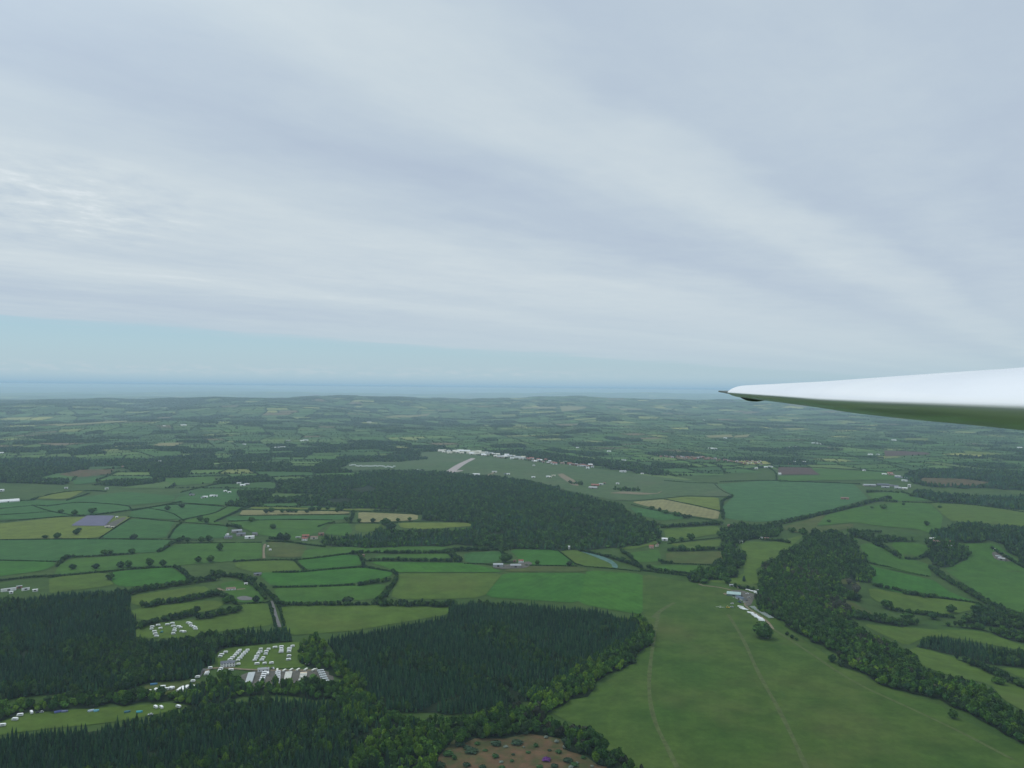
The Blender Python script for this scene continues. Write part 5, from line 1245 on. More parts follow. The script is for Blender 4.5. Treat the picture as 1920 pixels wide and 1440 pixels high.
# sheds, farms and houses of the middle distance: (pixel, width px, wall, roof, kind)
MID = [((1630, 911), 22, 'stone', 'sheet', 'shed'), ((1655, 910), 22, 'dark', 'slate', 'shed'), ((1660, 914), 14, 'grey', 'pale', 'shed'), ((1676, 912), 16, 'stone', 'slate', 'shed'), ((1684, 916), 12, 'grey', 'pale', 'shed'), ((1696, 917), 10, 'cream', 'white', 'shed'),
       ((1705, 913), 5, 'white', 'white', 'silo'), ((1658, 890), 8, 'white', 'white', 'barn'), ((1669, 888), 9, 'pink', 'red', 'house'), ((1671, 891), 10, 'brick', 'brown', 'barn'), ((1683, 894), 10, 'white', 'pale', 'barn'), ((1690, 897), 22, 'green', 'slate', 'shed'), ((1696, 902), 10, 'white', 'pale', 'shed'),
       ((385, 933), 9, 'white', 'white', 'house'), ((380, 934), 6, 'white', 'slate', 'house'), ((398, 931), 9, 'white', 'white', 'house'), ((360, 929), 9, 'stone', 'slate', 'house'), ((422, 922), 6, 'white', 'white', 'house'), ((430, 924), 6, 'white', 'white', 'house'), ((404, 931), 8, 'white', 'pale', 'house'),
       ((448, 907), 8, 'white', 'pale', 'barn'), ((455, 911), 9, 'white', 'white', 'house'), ((463, 909), 9, 'stone', 'pale', 'barn'), ((256, 876), 7, 'pink', 'white', 'house'), ((233, 876), 9, 'brick', 'brown', 'house'), ((300, 866), 6, 'white', 'white', 'house'), ((581, 914), 4, 'white', 'white', 'house'),
       ((124, 916), 6, 'white', 'pale', 'house'), ((200, 917), 6, 'white', 'pale', 'house'), ((22, 899), 8, 'stone', 'pale', 'house'), ((35, 899), 7, 'pink', 'pale', 'house'), ((1418, 879), 6, 'white', 'white', 'house'), ((1620, 883), 5, 'white', 'white', 'house'), ((1436, 877), 7, 'white', 'white', 'house'), ((1445, 876), 8, 'white', 'pale', 'house'),
       ((1488, 867), 8, 'white', 'white', 'house'), ((1494, 870), 6, 'white', 'pale', 'house'), ((1508, 867), 7, 'white', 'white', 'house'), ((1480, 871), 6, 'brick', 'brown', 'house'), ((1632, 853), 8, 'white', 'white', 'barn'), ((1646, 853), 6, 'white', 'pale', 'barn'), ((1482, 840), 14, 'white', 'white', 'barn'), ((1492, 839), 9, 'white', 'pale', 'barn'),
       ((1336, 842), 16, 'white', 'white', 'barn'), ((1528, 832), 12, 'white', 'pale', 'barn'), ((1541, 833), 8, 'white', 'white', 'barn'), ((1676, 826), 8, 'white', 'white', 'barn'), ((1912, 840), 8, 'white', 'white', 'barn'), ((154, 780), 4, 'white', 'white', 'house'), ((154, 830), 4, 'white', 'white', 'house'), ((308, 799), 4, 'white', 'white', 'house'),
       ((216, 841), 6, 'white', 'white', 'house'), ((393, 844), 8, 'white', 'white', 'barn'), ((410, 843), 12, 'white', 'pale', 'barn'), ((458, 834), 6, 'white', 'white', 'house'), ((519, 840), 8, 'white', 'white', 'barn'), ((530, 839), 9, 'white', 'pale', 'barn'), ((566, 827), 6, 'white', 'white', 'house'), ((573, 826), 9, 'white', 'pale', 'house'), ((540, 827), 8, 'stone', 'pale', 'house'),
       ((344, 798), 10, 'pink', 'white', 'house'), ((2, 850), 8, 'white', 'white', 'house'), ((692, 792), 8, 'white', 'pale', 'house'), ((1360, 822), 6, 'white', 'white', 'house'), ((1083, 840), 5, 'white', 'white', 'house'), ((1142, 847), 7, 'white', 'white', 'house'), ((1170, 864), 8, 'white', 'pale', 'house'), ((1168, 885), 12, 'white', 'pale', 'house'), ((1204, 889), 5, 'white', 'white', 'house'), ((1320, 788), 3, 'white', 'white', 'house')]
DESC = {'white': 'white', 'pale': 'pale roofed', 'slate': 'dark roofed', 'brown': 'brown roofed', 'red': 'red roofed', 'sheet': 'grey roofed'}
for px, lp, wl, rf, k in MID:
    ph = f"{'long ' if lp > 15 else 'small ' if lp < 6 else ''}{DESC[rf]} {k}" + (' with white walls' if wl == 'white' and rf != 'white' else '')
    B(k if k != 'silo' else 'silo', px, lp, wl, rf, where(ph, px), rng.uniform(-25, 25), .35 if lp > 12 else .6, 3.6 if k != 'silo' else 9, .4, 'barn', k)
# the long line of buildings along the back of the airfield
n = 66
for i in range(n):
    u = (i + rng.uniform(-.3, .3)) / (n - 1); x = 822 + 290 * u
    y = np.interp(x, [822, 900, 985, 1112], [847, 851, 861.5, 876]) + rng.uniform(-2.6, 3.0)
    if u < .30: wl, rf, ph = 'cream', random.choice(['bright', 'bright', 'cream', 'white']), 'cream roofed works shed'
    elif u < .56: wl, rf, ph = random.choice(['white', 'tan', 'cream']), random.choice(['bright', 'white', 'cream', 'pale']), 'pale works building'
    else: wl, rf, ph = random.choice(['brick', 'tan', 'white', 'brick']), random.choice(['red', 'brown', 'red', 'pale', 'white']), 'brick red roofed building' 
    if u >= .56 and rf in ('pale', 'white'): ph = 'pale roofed building among brick ones'
    B('works_building', (x, y), rng.uniform(6, 12) if u < .56 else rng.uniform(4.5, 9), wl, rf, f'{ph}, {ordw(i + 1)} from the runway end of the airfield building line', rng.uniform(-14, 10), rng.uniform(.5, .8), rng.uniform(4, 7), .6, 'barn', 'building', 'buildings lined up along the back of the airfield')
for px, lp, wl, rf, lb in [((893, 891), 13, 'white', 'white', 'bright white hangar standing on the near side of the runway'), ((881, 892), 7, 'stone', 'pale', 'low pale shed left of the bright white airfield hangar'), ((927, 886), 10, 'cream', 'pale', 'pale building at the end of the sandy airfield track'),
        ((953, 890), 6, 'white', 'white', 'small bright white building above the airfield copse'), ((948, 890), 6, 'green', 'slate', 'dark shed left of the small bright white airfield building'), ((1000, 896), 7, 'white', 'white', 'white shed right of the airfield copse'),
        ((1028, 895), 8, 'white', 'white', 'leftmost of the three white sheds on the open airfield'), ((1032, 896), 5, 'cream', 'cream', 'cream middle one of the three sheds on the open airfield'), ((1038, 893), 7, 'cream', 'cream', 'tallest right one of the three sheds on the open airfield'),
        ((1112, 916), 16, 'stone', 'pale', 'grey long barn at the front of the airfield farm'), ((1116, 911), 15, 'brick', 'red', 'red roofed barn in the middle of the airfield farm'), ((1127, 909), 8, 'white', 'pale', 'pale house at the right of the airfield farm'), ((1133, 907), 5, 'brick', 'brown', 'small brown house behind the airfield farm'),
        ((1158, 908), 6, 'white', 'white', 'small white shed left of the long airfield copse'), ((1001, 874), 4, 'white', 'white', 'lone white hut in the middle of the airfield grass'), ((1102, 879), 6, 'white', 'white', 'white hut at the brick end of the airfield building line'), ((1096, 875), 12, 'grey', 'sheet', 'long grey shed at the brick end of the airfield building line')]:
    B('airfield_building', px, lp, wl, rf, lb, rng.uniform(-10, 10), .6, 4.5, .3, 'barn', 'building')
# the brick village beyond the airfield
n = 60
for i in range(n):
    x = 1226 + 206 * (i + rng.uniform(-.4, .4)) / n
    y = 853 + (x - 1226) * .082 + rng.uniform(-3.5, 3.5)
    wl, rf = random.choice([('brick', 'brown'), ('brick', 'red'), ('stone', 'brown'), ('brick', 'brown'), ('white', 'brown'), ('pink', 'grey')])
    lb = f"{'brown' if rf == 'brown' else 'red' if rf == 'red' else 'grey'} roofed {dict(white='white', brick='brick', stone='stone', pink='pinkish')[wl]} house, {ordw(i + 1)} along the brick village from the airfield end"
    B('village_house', (x, y), rng.uniform(3.2, 5.5), wl, rf, lb, rng.uniform(-60, 60), .65, 5, .7, 'barn', 'house', 'houses of the brick village')

# ------------------------------------------------------------------ solar rows
FR = plain('panel_frame', (.45, .46, .48), .5, .5, .1, 2)
PN, pnt, pout = _nt('blue_violet_panel'); pb = bsdf(pnt, pout, .6, .2)
pw_ = noise(pnt, .05, 3, .6, wpos(pnt)); pr_ = ramp(pnt, pw_.outputs['Fac'], [(.3, (.050, .052, .105)), (.7, (.075, .075, .135))]); pnt.links.new(pr_.outputs[0], pb.inputs['Base Color'])
for k in range(9):
    u = k / 8
    a = ground([(136 + (161 - 136) * u, 985.5 - 15.5 * u)])[0]; b = ground([(199 + (213 - 199) * u, 985.5 - 15.5 * u)])[0]
    c = (a + b) / 2; L = float(np.linalg.norm((b - a)[:2])); ang = math.atan2(b[1] - a[1], b[0] - a[0])
    o = empty('solar_row', c, ang); tag(o, f'violet blue solar panel row, {ordw(k + 1)} from the near side of the array', 'solar panels', 'rows of solar panels in the yellow crop field')
    dw = 5.2
    me = MB().add([(-L / 2, -dw, .9), (L / 2, -dw, .9), (L / 2, dw, 4.4), (-L / 2, dw, 4.4), (-L / 2, -dw, .8), (L / 2, -dw, .8), (L / 2, dw, 4.3), (-L / 2, dw, 4.3)], [(0, 1, 2, 3), (7, 6, 5, 4), (0, 4, 5, 1), (1, 5, 6, 2), (2, 6, 7, 3), (3, 7, 4, 0)]).me('panel', PN)
    inst('panel', me, o)
    f_ = MB()
    m = int(L / 14)
    f_.box(-L / 2, L / 2, -.1, .1, 2.38, 2.5)
    for q in range(m + 1):
        x = -L / 2 + 1 + (L - 2) * q / m; f_.box(x - .12, x + .12, -3.2, -2.9, -.3, 1.5); f_.box(x - .12, x + .12, 2.9, 3.2, -.3, 3.5)
    inst('support_frame', f_.me('support_frame', FR), o)

# ------------------------------------------------------------------ caravans, tents, vehicles, gliders
M_VAN = plain('caravan_white', (.80, .80, .78), .35, .4, .05, .8)
M_STA = {'white': plain('static_white', (.74, .74, .70), .5, .3, .06, .8), 'grey': plain('static_grey', (.46, .49, .48), .6, .3, .08, .8), 'cream': plain('static_cream', (.66, .55, .40), .6, .3, .06, .8), 'ivory': plain('static_ivory', (.62, .62, .54), .6, .3, .07, .8)}
M_TYRE = plain('black_tyre', (.02, .02, .02), .8, .2, .2, 5)
def van_meshes(L):
    hl = L / 2
    body = MB().prism_x([(-hl + .15, .45), (hl - .15, .45), (hl, 1.1), (hl - .18, 2.15), (hl - .6, 2.58), (-hl + .6, 2.62), (-hl + .12, 2.2), (-hl, 1.1)], -1.12, 1.12)
    body.box(-.06, .06, hl - .1, hl + 1.1, .5, .6)
    front = MB().add([(-.95, hl - .03, 1.25), (.95, hl - .03, 1.25), (.95, hl - .16, 2.0), (-.95, hl - .16, 2.0), (-.95, hl + .05, 1.25), (.95, hl + .05, 1.25), (.95, hl - .1, 2.0), (-.95, hl - .1, 2.0)], [(0, 1, 2, 3), (7, 6, 5, 4), (0, 4, 5, 1), (1, 5, 6, 2), (2, 6, 7, 3), (3, 7, 4, 0)])
    side = lambda s: MB().box(s * 1.10 if s > 0 else -1.15, 1.15 if s > 0 else s * 1.10, -hl * .55, hl * .45, 1.35, 2.0)
    wheel = lambda s: MB().wheel(s * 1.0, -.1, .33, .2)
    return [('body', body.me('body', M_VAN)), ('window', front.me('window', M_GLASS)), ('window', side(1).me('window', M_GLASS)), ('window', side(-1).me('window', M_GLASS)), ('wheel', wheel(1).me('wheel', M_TYRE)), ('wheel', wheel(-1).me('wheel', M_TYRE))]
VANS = [van_meshes(L) for L in (5.4, 6.0, 6.6)]
def static_meshes(key, L=9.6, W_=3.3):
    hl = L / 2
    wall = MB().prism_x([(-W_ / 2, .35), (W_ / 2, .35), (W_ / 2, 2.45), (0, 2.75), (-W_ / 2, 2.45)], -hl, hl)
    roof = MB().prism_x([(-W_ / 2 - .12, 2.42), (0, 2.78), (W_ / 2 + .12, 2.42), (W_ / 2 + .12, 2.52), (0, 2.92), (-W_ / 2 - .12, 2.52)], -hl - .1, hl + .1)
    out = [('wall', wall.me('wall', M_STA[key])), ('roof', roof.me('roof', M_STA['white' if key == 'white' else key]))]
    for x in (-hl * .7, -hl * .1, hl * .6): out.append(('window', MB().box(x - .7, x + .7, -W_ / 2 - .05, -W_ / 2 + .03, 1.2, 2.05).me('window', M_GLASS)))
    out.append(('door', MB().box(hl * .25 - .4, hl * .25 + .4, -W_ / 2 - .05, -W_ / 2 + .03, .4, 2.2).me('door', M_DOOR)))
    return out
STAT = {k: static_meshes(k) for k in M_STA}
def drop(name, px, meshes, rot, label, cat, group=None, lift=.25, sc=1.0, p=None):
    p = ground([px])[0] if p is None else p
    az = math.atan2(p[0], p[1])
    o = empty(name, p + np.array([0, 0, lift]), R(rot) - az); o.scale = (sc,) * 3
    tag(o, label, cat, group)
    for nm, me in meshes: inst(nm, me, o)
    return o
def z8(x, y): return (400 + x / 8, 1190 + y / 8 + 1.5)
def zq(x, y): return (260 + x / 8.47, 1150 + y / 8.47 + 1.3)
G_UP = 'touring caravans in the upper caravan field'
UP = [('back left cluster', [(215, 215), (205, 250), (250, 290), (262, 328), (283, 365)]), ('left second cluster', [(308, 190), (345, 240)]), ('middle cluster', [(455, 180), (535, 160), (550, 205), (572, 250), (565, 282), (550, 325)]),
      ('right middle cluster', [(635, 212), (664, 228), (685, 290), (725, 296)]), ('slanting right line', [(787, 152), (816, 167), (832, 200), (866, 212), (892, 230), (905, 252)])]
for nm, L in UP:
    for i, q in enumerate(L):
        drop('touring_caravan', zq(*q), VANS[int(rng.integers(3))], rng.choice([88, -88, 70, 100]) + rng.uniform(-8, 8), f'white touring caravan, {ordw(i + 1)} from the hedge in the {nm} of the upper field', 'caravan', G_UP, sc=.98)
G_ROW = 'touring caravans in the rows beside the clubhouse'
ROWS = [('short row behind the clubhouse', [(183, 265), (125, 300), (103, 330)], 78), ('first slanting row behind the clubhouse', [(398, 238), (376, 262), (350, 292), (320, 320), (286, 350), (252, 380)], 84), ('second row right of the clubhouse', [(512, 235), (482, 265), (452, 295), (425, 325), (398, 355), (370, 388)], 84),
        ('third row right of the clubhouse', [(712, 220), (700, 262), (674, 290), (652, 328), (640, 356), (620, 385)], 88), ('fourth row right of the clubhouse', [(826, 220), (795, 255), (785, 293), (748, 350), (726, 385)], 76),
        ('fifth row right of the clubhouse', [(925, 192), (1020, 182), (1020, 210), (1022, 236), (1016, 262)], 90), ('sixth row right of the clubhouse', [(1188, 175), (1142, 208), (1140, 232), (1135, 258), (1135, 320), (1128, 375)], 90),
        ('line along the park hedge', [(655, 438), (768, 433), (872, 428)], 92), ('loose pair by the clubhouse gable', [(375, 445), (265, 532)], 80), ('cluster at the drive bend', [(1360 / 1, 250)], 80)]
for nm, L, a in ROWS:
    if nm == 'cluster at the drive bend':
        drop('touring_caravan', z8(1360, 250), VANS[0], 70, 'single white touring caravan among the trees right of the caravan rows', 'caravan', G_ROW, sc=1.1); continue
    for i, q in enumerate(L):
        drop('touring_caravan', z8(*q), VANS[int(rng.integers(3))], a + rng.uniform(-5, 5), f"white touring caravan, {ordw(i + 1)} {'from the left' if 'hedge' in nm or 'pair' in nm else 'from the far end'} in the {nm}", 'caravan', G_ROW, sc=1.0)
for q, lb in [((1090, 945), 'white caravan on the grass at the bend of the drive'), ((1075, 972), 'white caravan in front of the one at the drive bend'), ((1290, 917), 'white caravan below the left end of the clubhouse'), ((1306, 887), 'white caravan upright against the left gable of the clubhouse'), ((1135, 872), 'small white caravan at the top of the drive bend'), ((935, 1017), 'small white caravan under the trees left of the drive bend'), ((860, 1082), 'white caravan at the edge of the wood above the small park')]:
    drop('touring_caravan', zq(*q), VANS[0], rng.uniform(60, 110), lb, 'caravan', sc=1.05)
G_ST = 'static caravans in the lower caravan park'
SROWS = [('leftmost slanting block', 'grey', [(574 - 5.2 * k, 585 + 16.5 * k) for k in range(9)], 0), ('ivory block', 'ivory', [(1132 - 4.2 * k, 575 + 19 * k) for k in range(9)], 0), ('cream topped block', 'white', [(1354, 582), (1352, 602), (1348, 624), (1346, 646), (1330, 682), (1392, 712)], 0),
         ('outer slanting row', 'grey', [(1606, 543), (1624, 575), (1638, 607), (1652, 638), (1668, 670), (1684, 702), (1702, 735)], 5)]
for nm, k, L, a in SROWS:
    for i, q in enumerate(L):
        kk = 'cream' if nm.startswith('cream') and i == 0 else ('ivory' if nm.startswith('cream') else k)
        drop('static_caravan', z8(*q), STAT[kk], a + rng.uniform(-2, 2), f'{kk} static caravan, {ordw(i + 1)} from the drive in the {nm} of the lower park', 'static caravan', G_ST, sc=.87)
for nm, L in [('second row', [(768, 575), (757, 605), (746, 636), (736, 666), (726, 696)]), ('third row', [(970, 565), (968, 596), (970, 626), (965, 658), (960, 690), (953, 724)])]:
    for i, q in enumerate(L):
        drop('touring_caravan', z8(*q), VANS[2], 90 + rng.uniform(-5, 5), f'white touring caravan, {ordw(i + 1)} from the drive in the {nm} of the lower park', 'caravan', 'touring caravans in the lower caravan park', sc=1.02)
for i, q in enumerate([(820, 578), (960, 530), (1062, 538), (1166, 527), (1268, 526), (1386, 522), (1500, 530), (1548, 515)]):
    drop('static_caravan', z8(*q), STAT['ivory' if i else 'white'], 60 if i > 1 else 90, f"short {'ivory' if i else 'white'} static caravan, {ordw(i + 1)} from the left along the drive of the lower park", 'static caravan', G_ST, sc=.72)
G_SM = 'caravans in the small park above the camping field'
for i, (q, kind, a) in enumerate([((205, 1240), 's', 8), ((178, 1270), 's', 12), ((148, 1303), 's', 15), ((285, 1217), 't', 40), ((385, 1172), 't', 80), ((392, 1217), 't', 75), ((440, 1207), 't', 75), ((500, 1200), 't', 60), ((530, 1188), 't', 60), ((645, 1222), 's', 68), ((682, 1205), 's', 68), ((722, 1215), 's', 70), ((756, 1188), 's', 70), ((888, 1170), 't', 50)]):
    drop('static_caravan' if kind == 's' else 'touring_caravan', zq(*q), STAT['white'] if kind == 's' else VANS[1], a, f"{'white static' if kind == 's' else 'white touring'} caravan, {ordw(i + 1)} from the left in the small park above the camping field", 'static caravan' if kind == 's' else 'caravan', G_SM, sc=1.05)
for px, lb, a in [((28, 1351), 'large white caravan at the left end of the camping field', 60), ((37.5, 1343), 'pale caravan behind the large white one on the camping field', 80), ((292, 1328), 'left one of the two white caravans side by side on the camping field', 25), ((302.5, 1328.5), 'right one of the two white caravans side by side on the camping field', 20), ((334.5, 1327), 'single white caravan at the right tip of the camping field', 40), ((4.7, 1362), 'grey white caravan half out of frame on the camping field', 70), ((59, 1338), 'small white caravan against the bushes of the camping field', 10)]:
    drop('touring_caravan', px, VANS[1], a, lb, 'caravan', 'caravans on the camping field', sc=1.1)
def tent(px, col, nm, label, rot, L=5.5):
    m = plain('tent_' + nm, col, .8, .2, .12, 1.5)
    n = 7; pr = [(2.0 * math.cos(math.pi * k / n) , 2.0 * max(0, math.sin(math.pi * k / n)) ** .8) for k in range(n + 1)]
    fly = MB().prism_x(pr, -L / 2, L / 2); fly.prism_x([(-1.1, 0), (1.1, 0), (0.9, 1.5), (-.9, 1.5)], L / 2, L / 2 + 1.8)
    door = MB().box(L / 2 + 1.78, L / 2 + 1.84, -.6, .6, .05, 1.35)
    drop('tent', px, [('flysheet', fly.me('flysheet', m)), ('door', door.me('door', M_DOOR))], rot, label, 'tent', 'tents on the camping grounds', sc=.95)
tent((107, 1336), (.10, .12, .28), 'navy', 'navy blue tent against the bushes of the camping field', 10, 6)
tent((120, 1335), (.13, .15, .24), 'slate', 'slate blue tent right of the navy blue tent', -15, 5)
tent((169, 1334), (.34, .40, .44), 'grey', 'pale grey tent in the middle of the camping field', 20, 5)
tent((179, 1334), (.14, .34, .42), 'sky', 'light blue tent right of the pale grey tent', 5, 4)
tent((237, 1336), (.05, .13, .15), 'teal_dark', 'dark teal tent on the right half of the camping field', 5, 5)
tent((260, 1336), (.06, .30, .34), 'teal', 'bright teal tent on the right half of the camping field', -10, 5)
tent((303, 1186), (.06, .17, .15), 'green', 'dark green awning tent in the upper caravan field', 70, 5)
tent((287, 1284), (.06, .16, .26), 'blue', 'blue tent at the wood edge above the small caravan park', 0, 7)
def car_meshes(nm, col):
    m = plain('car_' + nm, col, .3, .5, .05, 1)
    body = MB().prism_x([(-2.1, .3), (2.1, .3), (2.15, .75), (1.2, .95), (-1.9, 1.0), (-2.15, .8)], -.88, .88)
    cabin = MB().prism_x([(-1.75, .98), (1.0, .94), (.35, 1.45), (-1.3, 1.48)], -.78, .78)
    roof = MB().box(-.72, .72, -1.25, .32, 1.475, 1.53)
    w = [('wheel', MB().wheel(sx * .8, sy * 1.3, .32, .2).me('wheel', M_TYRE)) for sx in (-1, 1) for sy in (-1, 1)]
    return [('body', body.me('body', m)), ('window', cabin.me('window', M_GLASS)), ('roof', roof.me('roof', m))] + w
CARS = {k: car_meshes(k, c) for k, c in dict(white=(.75, .75, .75), silver=(.45, .47, .48), dark=(.04, .045, .05), blue=(.05, .09, .2), red=(.3, .04, .035)).items()}
for px, k, lb, a in [((71, 1337), 'dark', 'dark car left of the navy tent', 80), ((77, 1336.5), 'silver', 'silver car between the dark car and the navy tent', 70), ((282, 1341), 'silver', 'silver car in front of the two white caravans on the camping field', 80), ((1400, 1126), 'dark', 'dark car beside the end of the blue hangar', 20), ((1404, 1121), 'silver', 'silver car parked nearest the wood in the club yard', 80), ((1401, 1114), 'white', 'white van like car at the back of the club yard', 85),
                     ((1396, 1130), 'silver', 'silver car at the front of the club yard', 85), ((1389, 1131), 'dark', 'dark car on the grass left of the club yard', 60), ((1386, 1129), 'blue', 'blue car on the grass left of the club yard', 80), ((510, 1254), 'dark', 'dark car parked right of the reception block', 10), ((512.5, 1254), 'white', 'white car parked right of the reception block', 10), ((581, 1241), 'white', 'white car on the drive right of the caravan rows', 40), ((576, 1246), 'silver', 'silver car on the drive right of the caravan rows', 60), ((1373, 1132.5), 'white', 'white car alone on the gliding field below the hangars', 85), ((1372, 1139), 'silver', 'silver car right of the yellow tow truck', 80), ((1439, 1196), 'white', 'white car parked below the big lone oak', 20)]:
    drop('parked_car', px, CARS[k], a, lb, 'car', sc=1.25)
tr = car_meshes('yellow', (.62, .45, .03)); tr[1] = ('window', MB().prism_x([(-.2, .96), (1.1, .96), (.85, 1.95), (.0, 1.95)], -.8, .8).me('window', M_GLASS)); tr[2] = ('roof', MB().box(-.82, .82, -.05, .9, 1.95, 2.03).me('roof', bpy.data.materials['car_yellow']))
drop('tow_truck', (1365, 1140), tr, 85, 'yellow tow truck beside the glider on the grass', 'truck', sc=1.5)
# gliders
M_GL = plain('glider_white', (.80, .81, .80), .25, .5, .03, 1); M_CAN = plain('tinted_canopy', (.05, .06, .07), .1, .6, .1, 2)
def glider_meshes():
    V, F = [], []; n = 8
    for k, (y, r, z) in enumerate([(3.2, .02, .75), (2.9, .22, .75), (2.2, .40, .82), (1.2, .46, .9), (0, .42, .95), (-1.2, .22, .95), (-3.2, .12, .95), (-4.2, .07, 1.0)]):
        for a in range(n): t = 2 * math.pi * a / n; V.append((r * .75 * math.cos(t), y, z + r * math.sin(t)))
        if k: F += [((k - 1) * n + a, (k - 1) * n + (a + 1) % n, k * n + (a + 1) % n, k * n + a) for a in range(n)]
    F += [tuple(range(n))[::-1], tuple(range(7 * n, 8 * n))]
    wing = MB()
    for s in (-1, 1):
        c = [(0, .45, 1.2), (0, -.55, 1.2), (s * 7.6, -.25, 1.75), (s * 7.6, .15, 1.75)]
        vs = c + [(x, y, z + (.14 if x == 0 else .05)) for x, y, z in c]
        fs = [(0, 1, 2, 3), (7, 6, 5, 4), (0, 4, 5, 1), (1, 5, 6, 2), (2, 6, 7, 3), (3, 7, 4, 0)]
        wing.add(vs, fs)
    tail = MB().box(-1.4, 1.4, -4.4, -3.95, 2.12, 2.18); fin = MB().prism_x([(-3.6, 1.0), (-4.3, 1.0), (-4.45, 2.12), (-4.0, 2.12)], -.05, .05)
    can = MB().prism_x([(2.5, .95), (1.0, 1.2), (1.1, 1.42), (1.7, 1.42), (2.3, 1.2)], -.26, .26)
    return [('fuselage', mk('fuselage', np.array(V), F, M_GL, link=False, smooth=True)), ('wing', wing.me('wing', M_GL)), ('tailplane', tail.me('tailplane', M_GL)), ('fin', fin.me('fin', M_GL)), ('canopy', can.me('canopy', M_CAN))]
GL = glider_meshes()
drop('parked_glider', (1350.5, 1140), GL, 178, 'white glider parked wings level on the grass left of the tow truck', 'glider', sc=1.0)
drop('parked_glider', (1375.5, 1120.5), GL, 120, 'white glider parked in front of the green hangar', 'glider', sc=.55)
def trailer_meshes(nm, col):
    m = plain('trailer_' + nm, col, .35, .4, .04, 1); n = 6
    pr = [(-.75, .45), (.75, .45), (.78, 1.1)] + [(.75 * math.cos(math.pi * k / n), 1.2 + .62 * math.sin(math.pi * k / n)) for k in range(n + 1)] + [(-.78, 1.1)]
    body = MB().prism(pr, -4.4, 4.4); bar = MB().box(-.06, .06, 4.3, 5.6, .5, .62)
    return [('body', body.me('body', m)), ('drawbar', bar.me('drawbar', FR)), ('wheel', MB().wheel(.7, -.4, .32, .2).me('wheel', M_TYRE)), ('wheel', MB().wheel(-.7, -.4, .32, .2).me('wheel', M_TYRE))]
TRW, TRG = trailer_meshes('white', (.82, .82, .80)), trailer_meshes('grey', (.40, .45, .41))
for i, (x, y) in enumerate([(822, 690), (856, 722), (888, 742), (928, 756), (1040, 822), (1062, 836), (1124, 866), (1148, 890), (1180, 912), (1206, 934), (1246, 944), (1268, 962), (1292, 984), (1298, 1008)]):
    drop('glider_trailer', (1320 + x / 12, 1080 + y / 12 + 1), TRW, 78 + rng.uniform(-6, 4), f'bright white glider trailer, {ordw(i + 1)} from the hangars in the field side row', 'trailer', 'white glider trailers in the field side row', sc=1.12)
for i in range(14):
    u = i / 13
    drop('glider_trailer', (1320 + (1085 + 420 * u) / 12, 1080 + (690 + 250 * u) / 12 + 1), TRG, -62 + rng.uniform(-5, 5), f'grey covered glider trailer, {ordw(i + 1)} from the hangars in the wood side row', 'trailer', 'grey glider trailers in the wood side row', sc=1.0)
for i, (x, y) in enumerate([(985, 308), (1062, 330), (1098, 342), (1140, 350), (1176, 346), (1178, 308), (1170, 382)]):
    drop('glider_trailer', (1320 + x / 12, 1080 + y / 12 + 1), TRW, 72 + rng.uniform(-10, 10), f'white glider trailer, {ordw(i + 1)} from the left in the group under the hedge behind the hangars', 'trailer', 'white glider trailers under the hedge', sc=.9)
# caravans parked along the near edge of the airfield
for i in range(22):
    u = i / 21
    drop('touring_caravan', (657 + 82 * u, 873.5 + 3 * u + rng.uniform(-1.2, 1.2)), [VANS[2][0], VANS[2][2]], 88 + rng.uniform(-12, 12), f'white caravan, {ordw(i + 1)} from the left in the line on the near airfield edge', 'caravan', 'the line of caravans on the near airfield edge', sc=1.7, lift=.9)
for i in range(6):
    drop('touring_caravan', (783 + 4.6 * i, 882 + 1.1 * i), [VANS[1][0], VANS[1][2]], 80 + rng.uniform(-12, 12), f'pale caravan, {ordw(i + 1)} from the left in the short slanting line by the runway foot', 'caravan', 'the short slanting line of caravans by the runway foot', sc=1.6, lift=.9)
